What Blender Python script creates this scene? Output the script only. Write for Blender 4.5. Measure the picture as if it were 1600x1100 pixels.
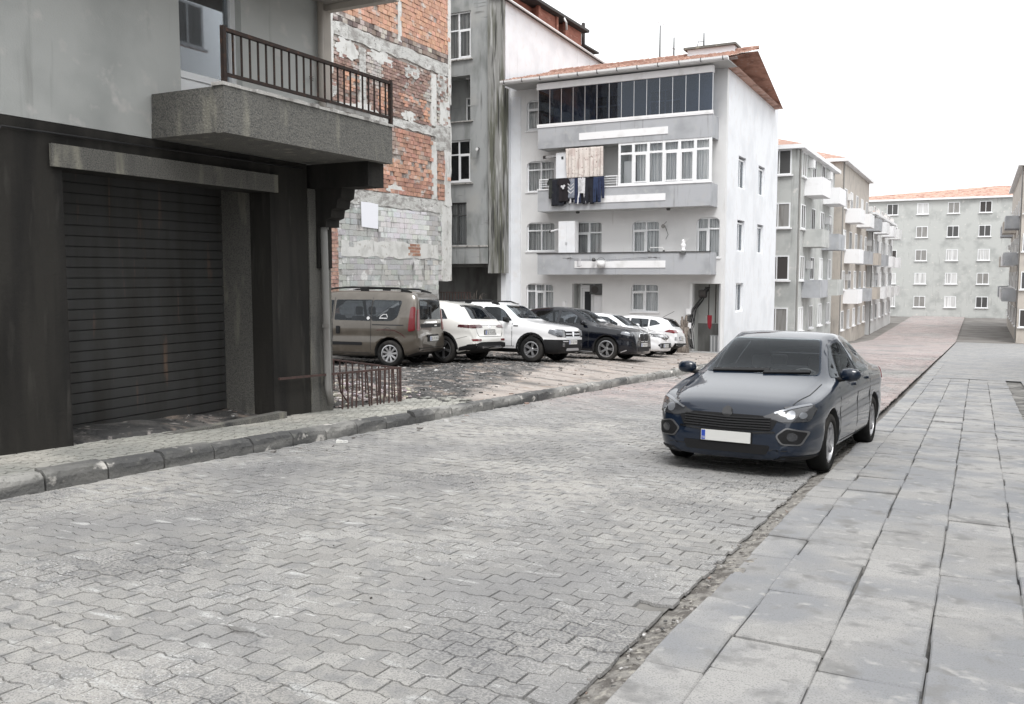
import bpy, bmesh, math, random
from mathutils import Vector, Matrix
from mathutils.bvhtree import BVHTree
R_ = math.radians
sc = bpy.context.scene
for o in list(bpy.data.objects): bpy.data.objects.remove(o, do_unlink=True)
COL = sc.collection

# ---------------------------------------------------------------- camera
# world axes: +Y runs down the street, +X to the right across it, camera stands on the right pavement
cd = bpy.data.cameras.new('camera'); cam = bpy.data.objects.new('camera', cd); COL.objects.link(cam)
cd.sensor_width = 36; cd.lens = 31.5; cd.clip_start = .05; cd.clip_end = 3000
cam.location = (0, 0, 1.65); cam.rotation_euler = (R_(90) - math.atan(120/1400), 0, R_(27.5))
sc.camera = cam
# ---------------------------------------------------------------- sky: bright overcast
SUN_EL, SUN_AZ = R_(58), R_(150)          # azimuth measured from +Y towards +X
w = bpy.data.worlds.new('World'); sc.world = w; w.use_nodes = True
nt = w.node_tree; nt.nodes.clear()
out = nt.nodes.new('ShaderNodeOutputWorld'); bg = nt.nodes.new('ShaderNodeBackground')
sky = nt.nodes.new('ShaderNodeTexSky'); sky.sky_type = 'NISHITA'; sky.sun_disc = False
sky.sun_elevation = SUN_EL; sky.sun_rotation = SUN_AZ; sky.air_density = 1.0; sky.dust_density = 4.0; sky.ozone_density = 1.0
hs = nt.nodes.new('ShaderNodeHueSaturation'); hs.inputs['Saturation'].default_value = .12
mx = nt.nodes.new('ShaderNodeMix'); mx.data_type = 'RGBA'; mx.inputs[0].default_value = .72
mx.inputs[7].default_value = (9.75, 9.9, 10.05, 1)
nt.links.new(sky.outputs[0], hs.inputs['Color']); nt.links.new(hs.outputs[0], mx.inputs[6])
nt.links.new(mx.outputs[2], bg.inputs[0]); bg.inputs[1].default_value = .132
nt.links.new(bg.outputs[0], out.inputs[0])
sd = bpy.data.lights.new('sun', 'SUN'); sd.energy = 1.5; sd.angle = R_(22); sd.color = (1, .985, .965)
sun = bpy.data.objects.new('sun', sd); COL.objects.link(sun)
sdir = Vector((math.sin(SUN_AZ)*math.cos(SUN_EL), math.cos(SUN_AZ)*math.cos(SUN_EL), math.sin(SUN_EL)))
sun.rotation_euler = sdir.to_track_quat('Z', 'Y').to_euler(); sun.location = (10, -10, 30)
vs = sc.view_settings; vs.view_transform = 'Standard'; vs.look = 'None'; vs.exposure = .6; vs.gamma = 1
vs.use_curve_mapping = False

# ---------------------------------------------------------------- materials
MATS = {}
def mat(name, base, rough=.85, metal=0., layers=(), bump=None, coord='pos', rnd=0., coat=0., spec=.5, colsrc=None, inner=None):
    """layers: (colour, scale or (sx,sy,sz), lo, hi[, detail]) noise masks mixed over the base; bump: (scale, strength)"""
    m = bpy.data.materials.new(name); MATS[name] = m; m.use_nodes = True
    nt = m.node_tree; N = nt.nodes; Lk = nt.links
    bs = N['Principled BSDF']
    bs.inputs['Roughness'].default_value = rough; bs.inputs['Metallic'].default_value = metal
    bs.inputs['Specular IOR Level'].default_value = spec
    if coat: bs.inputs['Coat Weight'].default_value = min(coat, 1.); bs.inputs['Coat Roughness'].default_value = .03; bs.inputs['Coat IOR'].default_value = 1.5 if coat <= 1 else 1.5+(coat-1)
    if coord == 'pos': cs = N.new('ShaderNodeNewGeometry').outputs['Position']
    else: cs = N.new('ShaderNodeTexCoord').outputs['Object']
    if colsrc == 'obj': cur = N.new('ShaderNodeObjectInfo').outputs['Color']
    elif colsrc == 'attr':
        a = N.new('ShaderNodeAttribute'); a.attribute_name = 'col'; cur = a.outputs['Color']
    else:
        c = N.new('ShaderNodeRGB'); c.outputs[0].default_value = (*base, 1); cur = c.outputs[0]
    def noise(scale, detail=4.):
        if isinstance(scale, tuple) and scale[0] == 'y':      # fades in along the street, broken up by noise
            sx = N.new('ShaderNodeSeparateXYZ'); Lk.new(cs, sx.inputs[0]); r1 = N.new('ShaderNodeMapRange'); r1.inputs[1].default_value, r1.inputs[2].default_value = scale[1], scale[2]; Lk.new(sx.outputs[1], r1.inputs[0])
            a = N.new('ShaderNodeMath'); a.operation = 'MULTIPLY'; Lk.new(r1.outputs[0], a.inputs[0]); Lk.new(noise(.35, 5.), a.inputs[1]); return a.outputs[0]
        if isinstance(scale, str):                       # a painted mask on the mesh, broken up by noise
            at = N.new('ShaderNodeAttribute'); at.attribute_name = scale
            a = N.new('ShaderNodeMath'); a.operation = 'MULTIPLY_ADD'; Lk.new(noise(1.6, 6.), a.inputs[0]); a.inputs[1].default_value = 1.5; Lk.new(at.outputs['Fac'], a.inputs[2])
            return a.outputs[0]
        if isinstance(scale, (tuple, list)):
            mp = N.new('ShaderNodeMapping'); mp.inputs['Scale'].default_value = scale
            Lk.new(cs, mp.inputs['Vector']); v = mp.outputs[0]; s = 1.
        else: v = cs; s = scale
        n = N.new('ShaderNodeTexNoise'); n.inputs['Scale'].default_value = s; n.inputs['Detail'].default_value = detail
        Lk.new(v, n.inputs['Vector']); return n.outputs['Fac']
    if rnd:
        oi = N.new('ShaderNodeObjectInfo'); at = N.new('ShaderNodeAttribute'); at.attribute_name = 'var'
        ad = N.new('ShaderNodeMath'); ad.operation = 'ADD'; Lk.new(oi.outputs['Random'], ad.inputs[0]); Lk.new(at.outputs['Fac'], ad.inputs[1])
        fr = N.new('ShaderNodeMath'); fr.operation = 'FRACT'; Lk.new(ad.outputs[0], fr.inputs[0])
        mr = N.new('ShaderNodeMapRange'); mr.inputs[3].default_value = 1-rnd; mr.inputs[4].default_value = 1+rnd; Lk.new(fr.outputs[0], mr.inputs[0])
        hv = N.new('ShaderNodeHueSaturation'); Lk.new(cur, hv.inputs['Color']); Lk.new(mr.outputs[0], hv.inputs['Value']); cur = hv.outputs[0]
    for l in layers:
        col, scale, lo, hi = l[:4]; det = l[4] if len(l) > 4 else 4.
        mr = N.new('ShaderNodeMapRange'); mr.inputs[1].default_value = lo; mr.inputs[2].default_value = hi
        if det == 'crack':                                   # thin meandering line where the noise crosses its mean
            sb = N.new('ShaderNodeMath'); sb.operation = 'SUBTRACT'; sb.inputs[1].default_value = .5; Lk.new(noise(scale, 5.), sb.inputs[0])
            ab = N.new('ShaderNodeMath'); ab.operation = 'ABSOLUTE'; Lk.new(sb.outputs[0], ab.inputs[0]); Lk.new(ab.outputs[0], mr.inputs[0])
        else: Lk.new(noise(scale, det if not isinstance(det, tuple) else 3.), mr.inputs[0])
        fac = mr.outputs[0]
        if isinstance(det, tuple):                           # fine grain that shows only in larger worn patches
            m2 = N.new('ShaderNodeMapRange'); m2.inputs[1].default_value, m2.inputs[2].default_value = det[1], det[2]; Lk.new(noise(det[0], 4.), m2.inputs[0])
            mm = N.new('ShaderNodeMath'); mm.operation = 'MULTIPLY'; Lk.new(fac, mm.inputs[0]); Lk.new(m2.outputs[0], mm.inputs[1]); fac = mm.outputs[0]
        mixn = N.new('ShaderNodeMix'); mixn.data_type = 'RGBA'; Lk.new(fac, mixn.inputs[0])
        Lk.new(cur, mixn.inputs[6]); mixn.inputs[7].default_value = (*col, 1); cur = mixn.outputs[2]
    Lk.new(cur, bs.inputs['Base Color'])
    if bump:
        bp = N.new('ShaderNodeBump'); bp.inputs['Strength'].default_value = bump[1]; bp.inputs['Distance'].default_value = bump[2] if len(bump) > 2 else .02
        Lk.new(noise(bump[0], 6.), bp.inputs['Height']); Lk.new(bp.outputs[0], bs.inputs['Normal'])
    if inner:                                                # sheet metal: the inside face is dark trim
        df = N.new('ShaderNodeBsdfDiffuse'); df.inputs[0].default_value = (*inner, 1); ms = N.new('ShaderNodeMixShader')
        Lk.new(N.new('ShaderNodeNewGeometry').outputs['Backfacing'], ms.inputs[0]); Lk.new(bs.outputs[0], ms.inputs[1]); Lk.new(df.outputs[0], ms.inputs[2]); Lk.new(ms.outputs[0], N['Material Output'].inputs[0])
    return m
def glass_mat(name, tint, refl, rough=.02):
    m = bpy.data.materials.new(name); MATS[name] = m; m.use_nodes = True
    nt = m.node_tree; N = nt.nodes; N.remove(N['Principled BSDF'])
    t = N.new('ShaderNodeBsdfTransparent'); t.inputs[0].default_value = (*tint, 1)
    g = N.new('ShaderNodeBsdfGlossy'); g.inputs['Roughness'].default_value = rough; g.inputs[0].default_value = (.9, .95, 1, 1)
    lw = N.new('ShaderNodeFresnel'); lw.inputs[0].default_value = refl
    mixn = N.new('ShaderNodeMixShader'); nt.links.new(lw.outputs[0], mixn.inputs[0])
    nt.links.new(t.outputs[0], mixn.inputs[1]); nt.links.new(g.outputs[0], mixn.inputs[2])
    nt.links.new(mixn.outputs[0], N['Material Output'].inputs[0]); return m

mat('ground', (.2, .19, .18), .95, layers=[((.12, .11, .1), .6, .4, .7)])
mat('joint_sand', (.17, .165, .155), .98, layers=[((.27, .26, .245), .9, .46, .6), ((.07, .068, .065), 3.5, .48, .62)], bump=(60., .4))
mat('paver', (.322, .314, .299), .92, rnd=.15, layers=[((.25, .247, .245), .75, .44, .62, 7.), ((.41, .395, .37), .32, .5, .64, 6.), ((.41, .33, .312), ('y', 9., 17.), .28, .55),
     ((.24, .238, .235), 7., .5, .66, 6.), ((.50, .50, .49), (3., 9., 3.), .62, .72, 6.), ((.14, .14, .145), 62., .47, .60, (.9, .45, .6)), ((.16, .16, .16), 120., .5, .68, 3.), ((.50, .50, .495), 75., .56, .68, (1.3, .46, .6)), ((.10, .095, .09), (1.3, 2.6, 1.), .68, .78, 6.), ((.58, .58, .57), (9., 28., 9.), .68, .76, 5.)],
     bump=(150., .5, .008))
mat('pavement_paver', (.33, .325, .295), .92, rnd=.12, layers=[((.26, .26, .24), 1.1, .45, .65), ((.44, .42, .38), .8, .52, .7), ((.17, .17, .16), 40., .58, .75)], bump=(110., .4, .008))
mat('kerb', (.27, .265, .25), .9, rnd=.2, layers=[((.075, .075, .075), (.9, .5, 3.), .44, .6), ((.5, .48, .45), (5., 4., 5.), .62, .68), ((.12, .12, .11), 14., .58, .72)], bump=(30., .7, .02))
mat('slab', (.318, .312, .303), .9, rnd=.12, layers=[((.23, .235, .245), 1.6, .43, .6, 7.), ((.19, .188, .185), 5., .54, .68, 7.), ((.18, .18, .18), 120., .5, .72, 3.), ((.36, .355, .345), 9., .6, .74, 6.)], bump=(120., .35, .006))
mat('gutter_dirt', (.25, .238, .22), .98, layers=[((.12, .11, .1), 9., .46, .6), ((.38, .36, .32), 22., .55, .7)], bump=(35., 1., .03))
mat('lot_dirt', (.058, .057, .056), .97, layers=[((.035, .035, .036), 1.7, .48, .62), ((.12, .116, .112), 3.1, .55, .68), ((.36, .322, .295), 'dust', .98, 1.45), ((.48, .44, .415), 5., .6, .7, 7.), ((.13, .122, .115), (.7, 2.4, 1.), .5, .66, 7.), ((.27, .22, .185), 2.6, .56, .7, 7.), ((.42, .36, .32), 1.1, .6, .72, 7.), ((.05, .048, .045), (3., 9., 3.), .64, .74)], bump=(14., 1., .06))
mat('dust', (.42, .36, .315), .97, layers=[((.52, .47, .43), 1.3, .5, .65), ((.25, .2, .165), 2.3, .56, .7), ((.2, .19, .18), 9., .6, .72), ((.33, .27, .22), 24., .5, .7)], bump=(26., .9, .025))
mat('rubble', (.3, .3, .3), .95, colsrc='attr', layers=[((.12, .11, .1), 30., .58, .78)], bump=(40., .6, .01))
mat('conc_dark', (.155, .15, .135), .92, layers=[((.08, .08, .078), 75., .46, .62, 4.), ((.25, .24, .2), (5., 5., 1.2), .56, .72), ((.05, .05, .05), (3., 3., .6), .6, .75)], bump=(45., .9, .015))
mat('conc_blackish', (.034, .032, .029), .95, spec=.2, layers=[((.022, .021, .02), (4., 4., .5), .45, .65), ((.055, .052, .047), (7., 7., 1.), .6, .75, 7.)], bump=(25., .5, .01))  # near-black concrete with faint darker and paler vertical streaks
mat('conc_edge', (.42, .41, .39), .92, layers=[((.2, .19, .18), (6., 6., 3.), .5, .64), ((.62, .6, .58), 9., .6, .7)], bump=(30., .6, .01))
mat('beige', (.47, .43, .385), .85, layers=[((.38, .35, .32), 1.4, .48, .68), ((.3, .27, .25), (7., 7., .8), .62, .76)], bump=(60., .15, .01))
mat('stucco_pale', (.47, .48, .465), .9, layers=[((.36, .37, .36), .8, .48, .68), ((.27, .27, .26), (5., 5., .4), .62, .78), ((.55, .54, .52), 3., .6, .7)], bump=(70., .3, .01))
mat('soffit_beige', (.36, .335, .305), .88, layers=[((.29, .27, .25), 2., .48, .66)], bump=(60., .1, .01))
mat('rust_iron', (.032, .023, .02), .7, .2, spec=.25, layers=[((.075, .04, .028), 22., .55, .68), ((.025, .022, .02), 9., .55, .7)])
mat('red_iron', (.085, .05, .044), .7, .2, layers=[((.055, .036, .032), 18., .5, .66), ((.16, .09, .08), 7., .58, .72)], bump=(60., .3, .005))
mat('pipe_grey', (.26, .255, .245), .6, layers=[((.18, .17, .16), (9., 9., .9), .5, .68)])
mat('brick_obj', (.5, .3, .2), .92, colsrc='obj', layers=[((.14, .1, .09), 9., .58, .76), ((.56, .53, .5), (2., 2., 3.), .58, .72, 7.)], bump=(40., .6, .02))
mat('brick_attr', (.5, .3, .2), .92, colsrc='attr', layers=[((.14, .1, .09), 9., .58, .76), ((.56, .53, .5), (2., 2., 3.), .58, .72, 7.)], bump=(40., .6, .02))
mat('mortar', (.42, .39, .36), .95, layers=[((.24, .2, .18), 2.2, .46, .62), ((.55, .53, .5), 5., .56, .68), ((.1, .085, .08), 7., .6, .74)], bump=(22., 1., .04))
mat('mortar_dark', (.2, .135, .1), .95, layers=[((.09, .06, .05), 4., .46, .62)], bump=(22., 1., .04))
mat('beam_conc', (.52, .52, .50), .93, layers=[((.31, .3, .285), (1., 2.5, 5.), .46, .62), ((.62, .62, .6), (4., 2., 3.), .55, .66), ((.16, .15, .14), (5., 4., 7.), .61, .72), ((.12, .12, .115), (5., 5., .9), .66, .78)], bump=(18., 1., .04))
mat('plaster_white', (.62, .62, .6), .92, layers=[((.48, .48, .46), 2., .48, .66), ((.22, .21, .2), (6., 6., 1.), .63, .76), ((.36, .34, .3), 6., .6, .72)], bump=(22., .5, .02))
mat('block_conc', (.35, .35, .34), .93, colsrc='attr', layers=[((.16, .16, .155), (4., 4., 1.1), .56, .70), ((.66, .66, .65), (2., 2., 2.), .57, .66), ((.13, .125, .12), 22., .6, .75)], bump=(30., .7, .02))
mat('block_obj', (.35, .35, .34), .93, colsrc='obj', layers=[((.16, .16, .155), (4., 4., 1.1), .56, .70), ((.66, .66, .65), (2., 2., 2.), .57, .66), ((.13, .125, .12), 22., .6, .75)], bump=(30., .7, .02))
mat('grey_render', (.335, .345, .345), .93, layers=[((.22, .23, .225), (1.6, 1.6, .6), .46, .64), ((.36, .36, .35), .9, .55, .7), ((.12, .12, .115), (5., 5., .45), .62, .76), ((.18, .18, .175), (.6, .6, 5.), .64, .72)], bump=(40., .25, .01))
mat('grey_dark', (.16, .16, .155), .95, layers=[((.1, .1, .095), (2., 2., .7), .46, .64)])
mat('joint_dark', (.07, .068, .065), .98)
mat('mossy', (.26, .26, .25), .95, layers=[((.115, .117, .092), (4., 4., .4), .46, .60, 6.), ((.50, .50, .49), (6., 6., .55), .55, .68, 8.), ((.045, .045, .042), (9., 9., .5), .54, .66)], bump=((16., 16., 3.), .8, .03))
mat('white_wall', (.76, .775, .80), .92, layers=[((.68, .695, .72), .9, .46, .66), ((.5, .5, .5), (5., 5., .35), .63, .8), ((.72, .72, .73), 3., .55, .7)], bump=(50., .15, .01))
mat('white_wall_warm', (.70, .70, .70), .92, layers=[((.63, .63, .63), .8, .46, .66), ((.46, .45, .43), (4., 4., .35), .65, .8)], bump=(50., .15, .01))
mat('balcony_grey', (.39, .40, .42), .92, layers=[((.31, .32, .335), 1.1, .46, .66), ((.25, .255, .26), (6., 6., .5), .62, .78), ((.40, .405, .41), 3., .55, .7)], bump=(55., .2, .01))
mat('white_band', (.78, .78, .79), .85, layers=[((.68, .68, .68), 2., .55, .7)])
mat('pvc', (.78, .79, .8), .45, layers=[((.7, .7, .7), 5., .58, .75)])
mat('soffit', (.5, .5, .49), .92, layers=[((.42, .42, .41), 1., .46, .66)])
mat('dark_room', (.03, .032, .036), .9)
mat('black_rail', (.03, .031, .034), .5, .5)
mat('alu', (.55, .56, .58), .35, .8)
mat('curtain', (.84, .84, .83), .9, layers=[((.42, .43, .45), (22., 1., .2), .45, .6)])
mat('curtain_dim', (.70, .70, .695), .9, layers=[((.34, .34, .34), (22., 1., .2), .45, .6)])
mat('tile_red', (.38, .235, .185), .9, rnd=.3, layers=[((.28, .16, .125), 2., .46, .64), ((.52, .41, .36), 5., .56, .7)])
mat('gutter_white', (.72, .72, .72), .5)
mat('roof_dark', (.055, .05, .048), .85)
mat('red_brick_far', (.30, .12, .085), .92, layers=[((.22, .085, .06), (3., 3., 9.), .45, .62), ((.4, .22, .17), (2., 2., 7.), .58, .68)])
mat('steel_dark', (.1, .1, .1), .5, .6)
mat('poster', (.80, .81, .86), .6)
mat('bark', (.2, .17, .145), .95, layers=[((.09, .075, .065), (14., 14., 3.), .45, .62), ((.32, .29, .26), 9., .6, .72)], bump=(22., 1., .03))
mat('red_cloth', (.2, .01, .02), .9)
mat('shutter', (.065, .065, .064), .6, .3, layers=[((.04, .037, .034), (3., 3., .4), .48, .68, 6.), ((.16, .11, .08), (9., 9., .8), .62, .75, 6.)])
mat('door_grey', (.34, .35, .36), .6, .2)
mat('cable', (.015, .015, .016), .6)
glass_mat('window_glass', (.94, .945, .945), 1.35)
glass_mat('dark_glass', (.36, .41, .49), 1.5, .015)
PLY = MATS

# ---------------------------------------------------------------- mesh helpers
ORG = {}
def org(o):
    v = Vector((0, 0, 0))
    while o is not None: v += Vector(o.location); o = o.parent
    return v
def obj(name, me, parent=None):
    o = bpy.data.objects.new(name, me); COL.objects.link(o)
    if parent is not None: o.parent = parent
    return o
def tag(o, label, cat, group=None):
    o['label'] = label; o['category'] = cat
    if group: o['group'] = group
    return o
def thing(name, label, cat, loc=(0, 0, 0), rotz=0, group=None):
    o = bpy.data.objects.new(name, None); COL.objects.link(o); o.empty_display_size = .2
    o.location = loc; o.rotation_euler = (0, 0, rotz); return tag(o, label, cat, group)
def struct(o): o['kind'] = 'structure'; return o
def stuff(o): o['kind'] = 'stuff'; return o
class MB:
    def __init__(s): s.v = []; s.f = []; s.m = []; s.a = []; s.smooth = False
    def add(s, vs, fs, mi=0, a=0.):
        n = len(s.v); s.v += [tuple(p) for p in vs]; s.f += [tuple(i+n for i in f) for f in fs]
        s.m += [mi]*len(fs); s.a += [a]*len(fs); return s
    def box(s, x0, x1, y0, y1, z0, z1, mi=0, a=0.):
        if x1 < x0: x0, x1 = x1, x0
        if y1 < y0: y0, y1 = y1, y0
        if z1 < z0: z0, z1 = z1, z0
        vs = [(x0,y0,z0),(x1,y0,z0),(x1,y1,z0),(x0,y1,z0),(x0,y0,z1),(x1,y0,z1),(x1,y1,z1),(x0,y1,z1)]
        return s.add(vs, [(0,3,2,1),(4,5,6,7),(0,1,5,4),(1,2,6,5),(2,3,7,6),(3,0,4,7)], mi, a)
    def prism(s, poly, axis, a0, a1, mi=0):
        """poly: 2-D outline; axis 'x','y','z' is the extrusion axis between a0 and a1"""
        n = len(poly)
        def P(p, q): return (q, p[0], p[1]) if axis == 'x' else ((p[0], q, p[1]) if axis == 'y' else (p[0], p[1], q))
        vs = [P(p, a0) for p in poly]+[P(p, a1) for p in poly]
        fs = [tuple(range(n-1, -1, -1)), tuple(range(n, 2*n))]+[(i, (i+1) % n, n+(i+1) % n, n+i) for i in range(n)]
        return s.add(vs, fs, mi)
    def tube(s, pts, r, n=8, mi=0, cap=True):
        pts = [Vector(p) for p in pts]; k = len(pts); vs = []; fs = []
        rs = r if isinstance(r, (list, tuple)) else [r]*k
        up = None
        for i, p in enumerate(pts):
            d = (pts[min(i+1, k-1)]-pts[max(i-1, 0)]).normalized()
            a = d.orthogonal().normalized() if up is None else (up-d*up.dot(d)).normalized()
            up = a; b = d.cross(a)
            for j in range(n):
                t = 2*math.pi*j/n; vs.append(p+(a*math.cos(t)+b*math.sin(t))*rs[i])
        for i in range(k-1):
            for j in range(n): fs.append((i*n+j, i*n+(j+1) % n, (i+1)*n+(j+1) % n, (i+1)*n+j))
        if cap: fs += [tuple(range(n-1, -1, -1)), tuple(range((k-1)*n, k*n))]
        return s.add(vs, fs, mi)
    def lathe(s, prof, c, axis='z', n=24, mi=0):
        """prof: (radius, height) pairs revolved round axis through c"""
        vs = []; fs = []; k = len(prof)
        for r, h in prof:
            for j in range(n):
                t = 2*math.pi*j/n; a, b = r*math.cos(t), r*math.sin(t)
                p = (a, b, h) if axis == 'z' else ((h, a, b) if axis == 'x' else (b, h, a))
                vs.append((c[0]+p[0], c[1]+p[1], c[2]+p[2]))
        for i in range(k-1):
            for j in range(n): fs.append((i*n+j, i*n+(j+1) % n, (i+1)*n+(j+1) % n, (i+1)*n+j))
        return s.add(vs, fs, mi)
    def mesh(s, name, mats, off=(0, 0, 0), smooth=False, colattr=None):
        me = bpy.data.meshes.new(name); ox, oy, oz = off
        me.from_pydata([(x-ox, y-oy, z-oz) for x, y, z in s.v], [], s.f)
        for m in (mats if isinstance(mats, (list, tuple)) else [mats]): me.materials.append(MATS[m] if isinstance(m, str) else m)
        if any(s.m): me.polygons.foreach_set('material_index', s.m)
        if smooth: me.polygons.foreach_set('use_smooth', [True]*len(s.f))
        if colattr == 'var':
            at = me.attributes.new('var', 'FLOAT', 'FACE'); at.data.foreach_set('value', s.a)
        elif colattr == 'col':
            at = me.attributes.new('col', 'FLOAT_COLOR', 'FACE'); at.data.foreach_set('color', [c for q in s.a for c in (*q, 1.)])
        me.update(); return me
    def build(s, name, mats, parent=None, smooth=False, colattr=None):
        """verts are in world axes; the parent's place (never rotated here) is taken off"""
        off = org(parent) if parent is not None else Vector((0, 0, 0))
        return obj(name, s.mesh(name, mats, off, smooth, colattr), parent)
    def top(s, name, mats, label, cat, group=None, smooth=False, base=None):
        """a one-mesh thing, its origin at its base"""
        xs = [p[0] for p in s.v]; ys = [p[1] for p in s.v]; zs = [p[2] for p in s.v]
        b = base or ((min(xs)+max(xs))/2, (min(ys)+max(ys))/2, min(zs))
        o = obj(name, s.mesh(name, mats, b, smooth)); o.location = b; return tag(o, label, cat, group)
def bevel_fix(me, w=.01, seg=2):
    bm = bmesh.new(); bm.from_mesh(me)
    bmesh.ops.bevel(bm, geom=bm.edges[:], offset=w, segments=seg, affect='EDGES', profile=.5, clamp_overlap=True)
    bm.to_mesh(me); bm.free(); me.update()
def lerp(a, b, t): return a+(b-a)*t
def interp(x, pts):
    if x <= pts[0][0]: return pts[0][1]
    for (a, p), (b, q) in zip(pts, pts[1:]):
        if x <= b: return lerp(p, q, (x-a)/(b-a))
    return pts[-1][1]
def sst(a, b, x):
    t = max(0., min(1., (x-a)/(b-a))); return t*t*(3-2*t)
from mathutils import noise as mnoise
def nz(x, y, z=0., s=1.): return mnoise.noise(Vector((x*s, y*s, z*s)))
SL = -.045
def gz(y): return SL*min(y, 75.)
PITCH = math.atan(SL)
LOTH = [(8, .2), (12, .24), (17, .285), (20, .31), (24.6, .26), (29.3, .21), (36, .06), (40, .04)]
def lotz(x, y):
    h = interp(y, LOTH); t = sst(-7.5, -10.2, x)
    return gz(y)+lerp(min(.115, h), h, t)

# ================================================================ ground, road, pavements
random.seed(7)
SG = [(-40, 0), (75, 75), (900, 75)]
m = MB()
for (y0, _), (y1, _) in zip(SG, SG[1:]):
    m.add([(-300, y0, gz(y0)-.12), (300, y0, gz(y0)-.12), (300, y1, gz(y1)-.12), (-300, y1, gz(y1)-.12)], [(0, 1, 2, 3)])
struct(m.build('ground', 'ground'))
RX0, RX1 = -7.16, -1.47
m = MB(); m.add([(RX0-.1, -6, gz(-6)-.016), (RX1-.02, -6, gz(-6)-.016), (RX1-.02, 75, gz(75)-.016), (RX0-.1, 75, gz(75)-.016)], [(0, 1, 2, 3)])
m.add([(RX0-.1, 45.9, gz(45.9)-.004), (RX1+.02, 45.9, gz(45.9)-.004), (RX1+.02, 75, gz(75)-.004), (RX0-.1, 75, gz(75)-.004)], [(0, 1, 2, 3)], 1)
m.add([(RX0-.1, 75, gz(75)-.016), (RX1+.02, 75, gz(75)-.016), (RX1+.02, 220, gz(75)-.016), (RX0-.1, 220, gz(75)-.016)], [(0, 1, 2, 3)], 1)
road = struct(m.build('road', ['joint_sand', 'paver']))

PL, PW, PA, GAP = .192, .136, .0095, .002
def wave(t):
    t = t % 1.
    for a, b, p, q in ((0, .1, 0, 1), (.1, .4, 1, 1), (.4, .6, 1, -1), (.6, .9, -1, -1), (.9, 1., -1, 0)):
        if t <= b: return lerp(p, q, (t-a)/(b-a))
    return 0
def paver_outline(odd, half, L=PL, W=PW, A=PA, gap=GAP):
    """wavy block centred on 0: long sides along x"""
    ph = .25+(.5 if odd else 0); n = .5 if half else 1.
    ts = sorted({0., n}|{t for t in (.15, .35, .65, .85) if t < n})
    lo = [(-L*n/2+t*L, -W/2+A*wave(ph+t)) for t in ts]; hi = [(x, y+W) for x, y in reversed(lo)]
    P = lo+hi; k = len(lo)
    o = []
    for i, (x, y) in enumerate(P):
        x += gap if x < 0 and (i in (0, len(P)-1)) else (-gap if i in (k-1, k) else 0)
        o.append((x, y+(gap if i < k else -gap)))
    return o
def paver_geom(P, h=.018, bev=.0024):
    cx = sum(p[0] for p in P)/len(P); n = len(P); vs = []
    for x, y in P: vs.append((x, y, -h))
    for x, y in P: vs.append((x-math.copysign(min(bev, abs(x)), x) if abs(abs(x)-abs(P[0][0])) < .004 else x, y-math.copysign(bev, y), 0.))
    return vs, [(i, (i+1) % n, n+(i+1) % n, n+i) for i in range(n)]+[tuple(range(n, 2*n))]
G = {(o_, h_): paver_geom(paver_outline(o_, h_)) for o_ in (0, 1) for h_ in (0, 1)}
def paver_mesh(vs, fs, name, mt):
    me = bpy.data.meshes.new(name); me.from_pydata(vs, [], fs); me.materials.append(MATS[mt]); me.update(); return me
GM = {k: paver_mesh(v[0], v[1], 'paver', 'paver') for k, v in G.items()}
cm = cam.matrix_basis.inverted()
def proj(p):
    q = cm @ Vector(p)
    if q.z > -.2: return None
    return 800-1400*q.x/q.z, 550+1400*q.y/q.z, -q.z
spots = []
row = 0; y = -1.0
while y < 46:
    odd = row % 2; x = RX1
    if odd:
        spots.append((x-PL/4, y, odd, 1)); x -= PL/2
    while x-PL/2 > RX0-.06:
        spots.append((x-PL/2, y, odd, 0)); x -= PL
    row += 1; y += PW
near = []
for i, s in enumerate(spots):
    p = proj((s[0], s[1], gz(s[1])))
    if p and -20 < p[0] < 1620 and p[1] < 1125: near.append((p[2], i))
near = {i for _, i in sorted(near)[:300]}
fld = MB()
MISSING = [(-1.52, 4.72)]
for i, (x, y, odd, half) in enumerate(spots):
    if any(abs(x-a) < .12 and abs(y-b) < .1 for a, b in MISSING) and half == 0: continue
    dz = .012*nz(x, y, 0, .7)+random.gauss(0, .0013)
    tx, ty, tz = random.gauss(0, .013)+PITCH, random.gauss(0, .013), random.gauss(0, .009)
    x += random.gauss(0, .0014); y += random.gauss(0, .0014)
    if x > RX1-.2: x += random.gauss(0, .007)-.004; tz += random.gauss(0, .03); dz += random.gauss(0, .004)
    if i in near:
        o = obj('paver', GM[(odd, half)], road); o.location = (x, y, gz(y)+dz); o.rotation_euler = (tx, ty, tz)
    else:
        M_ = Matrix.Translation((x, y, gz(y)+dz)) @ Matrix.Rotation(tz, 4, 'Z') @ Matrix.Rotation(ty, 4, 'Y') @ Matrix.Rotation(tx, 4, 'X')
        vs, fs = G[(odd, half)]; fld.add([M_ @ Vector(v) for v in vs], fs, 0, random.random())
stuff(fld.build('paver_field', 'paver', road, colattr='var'))

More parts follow.
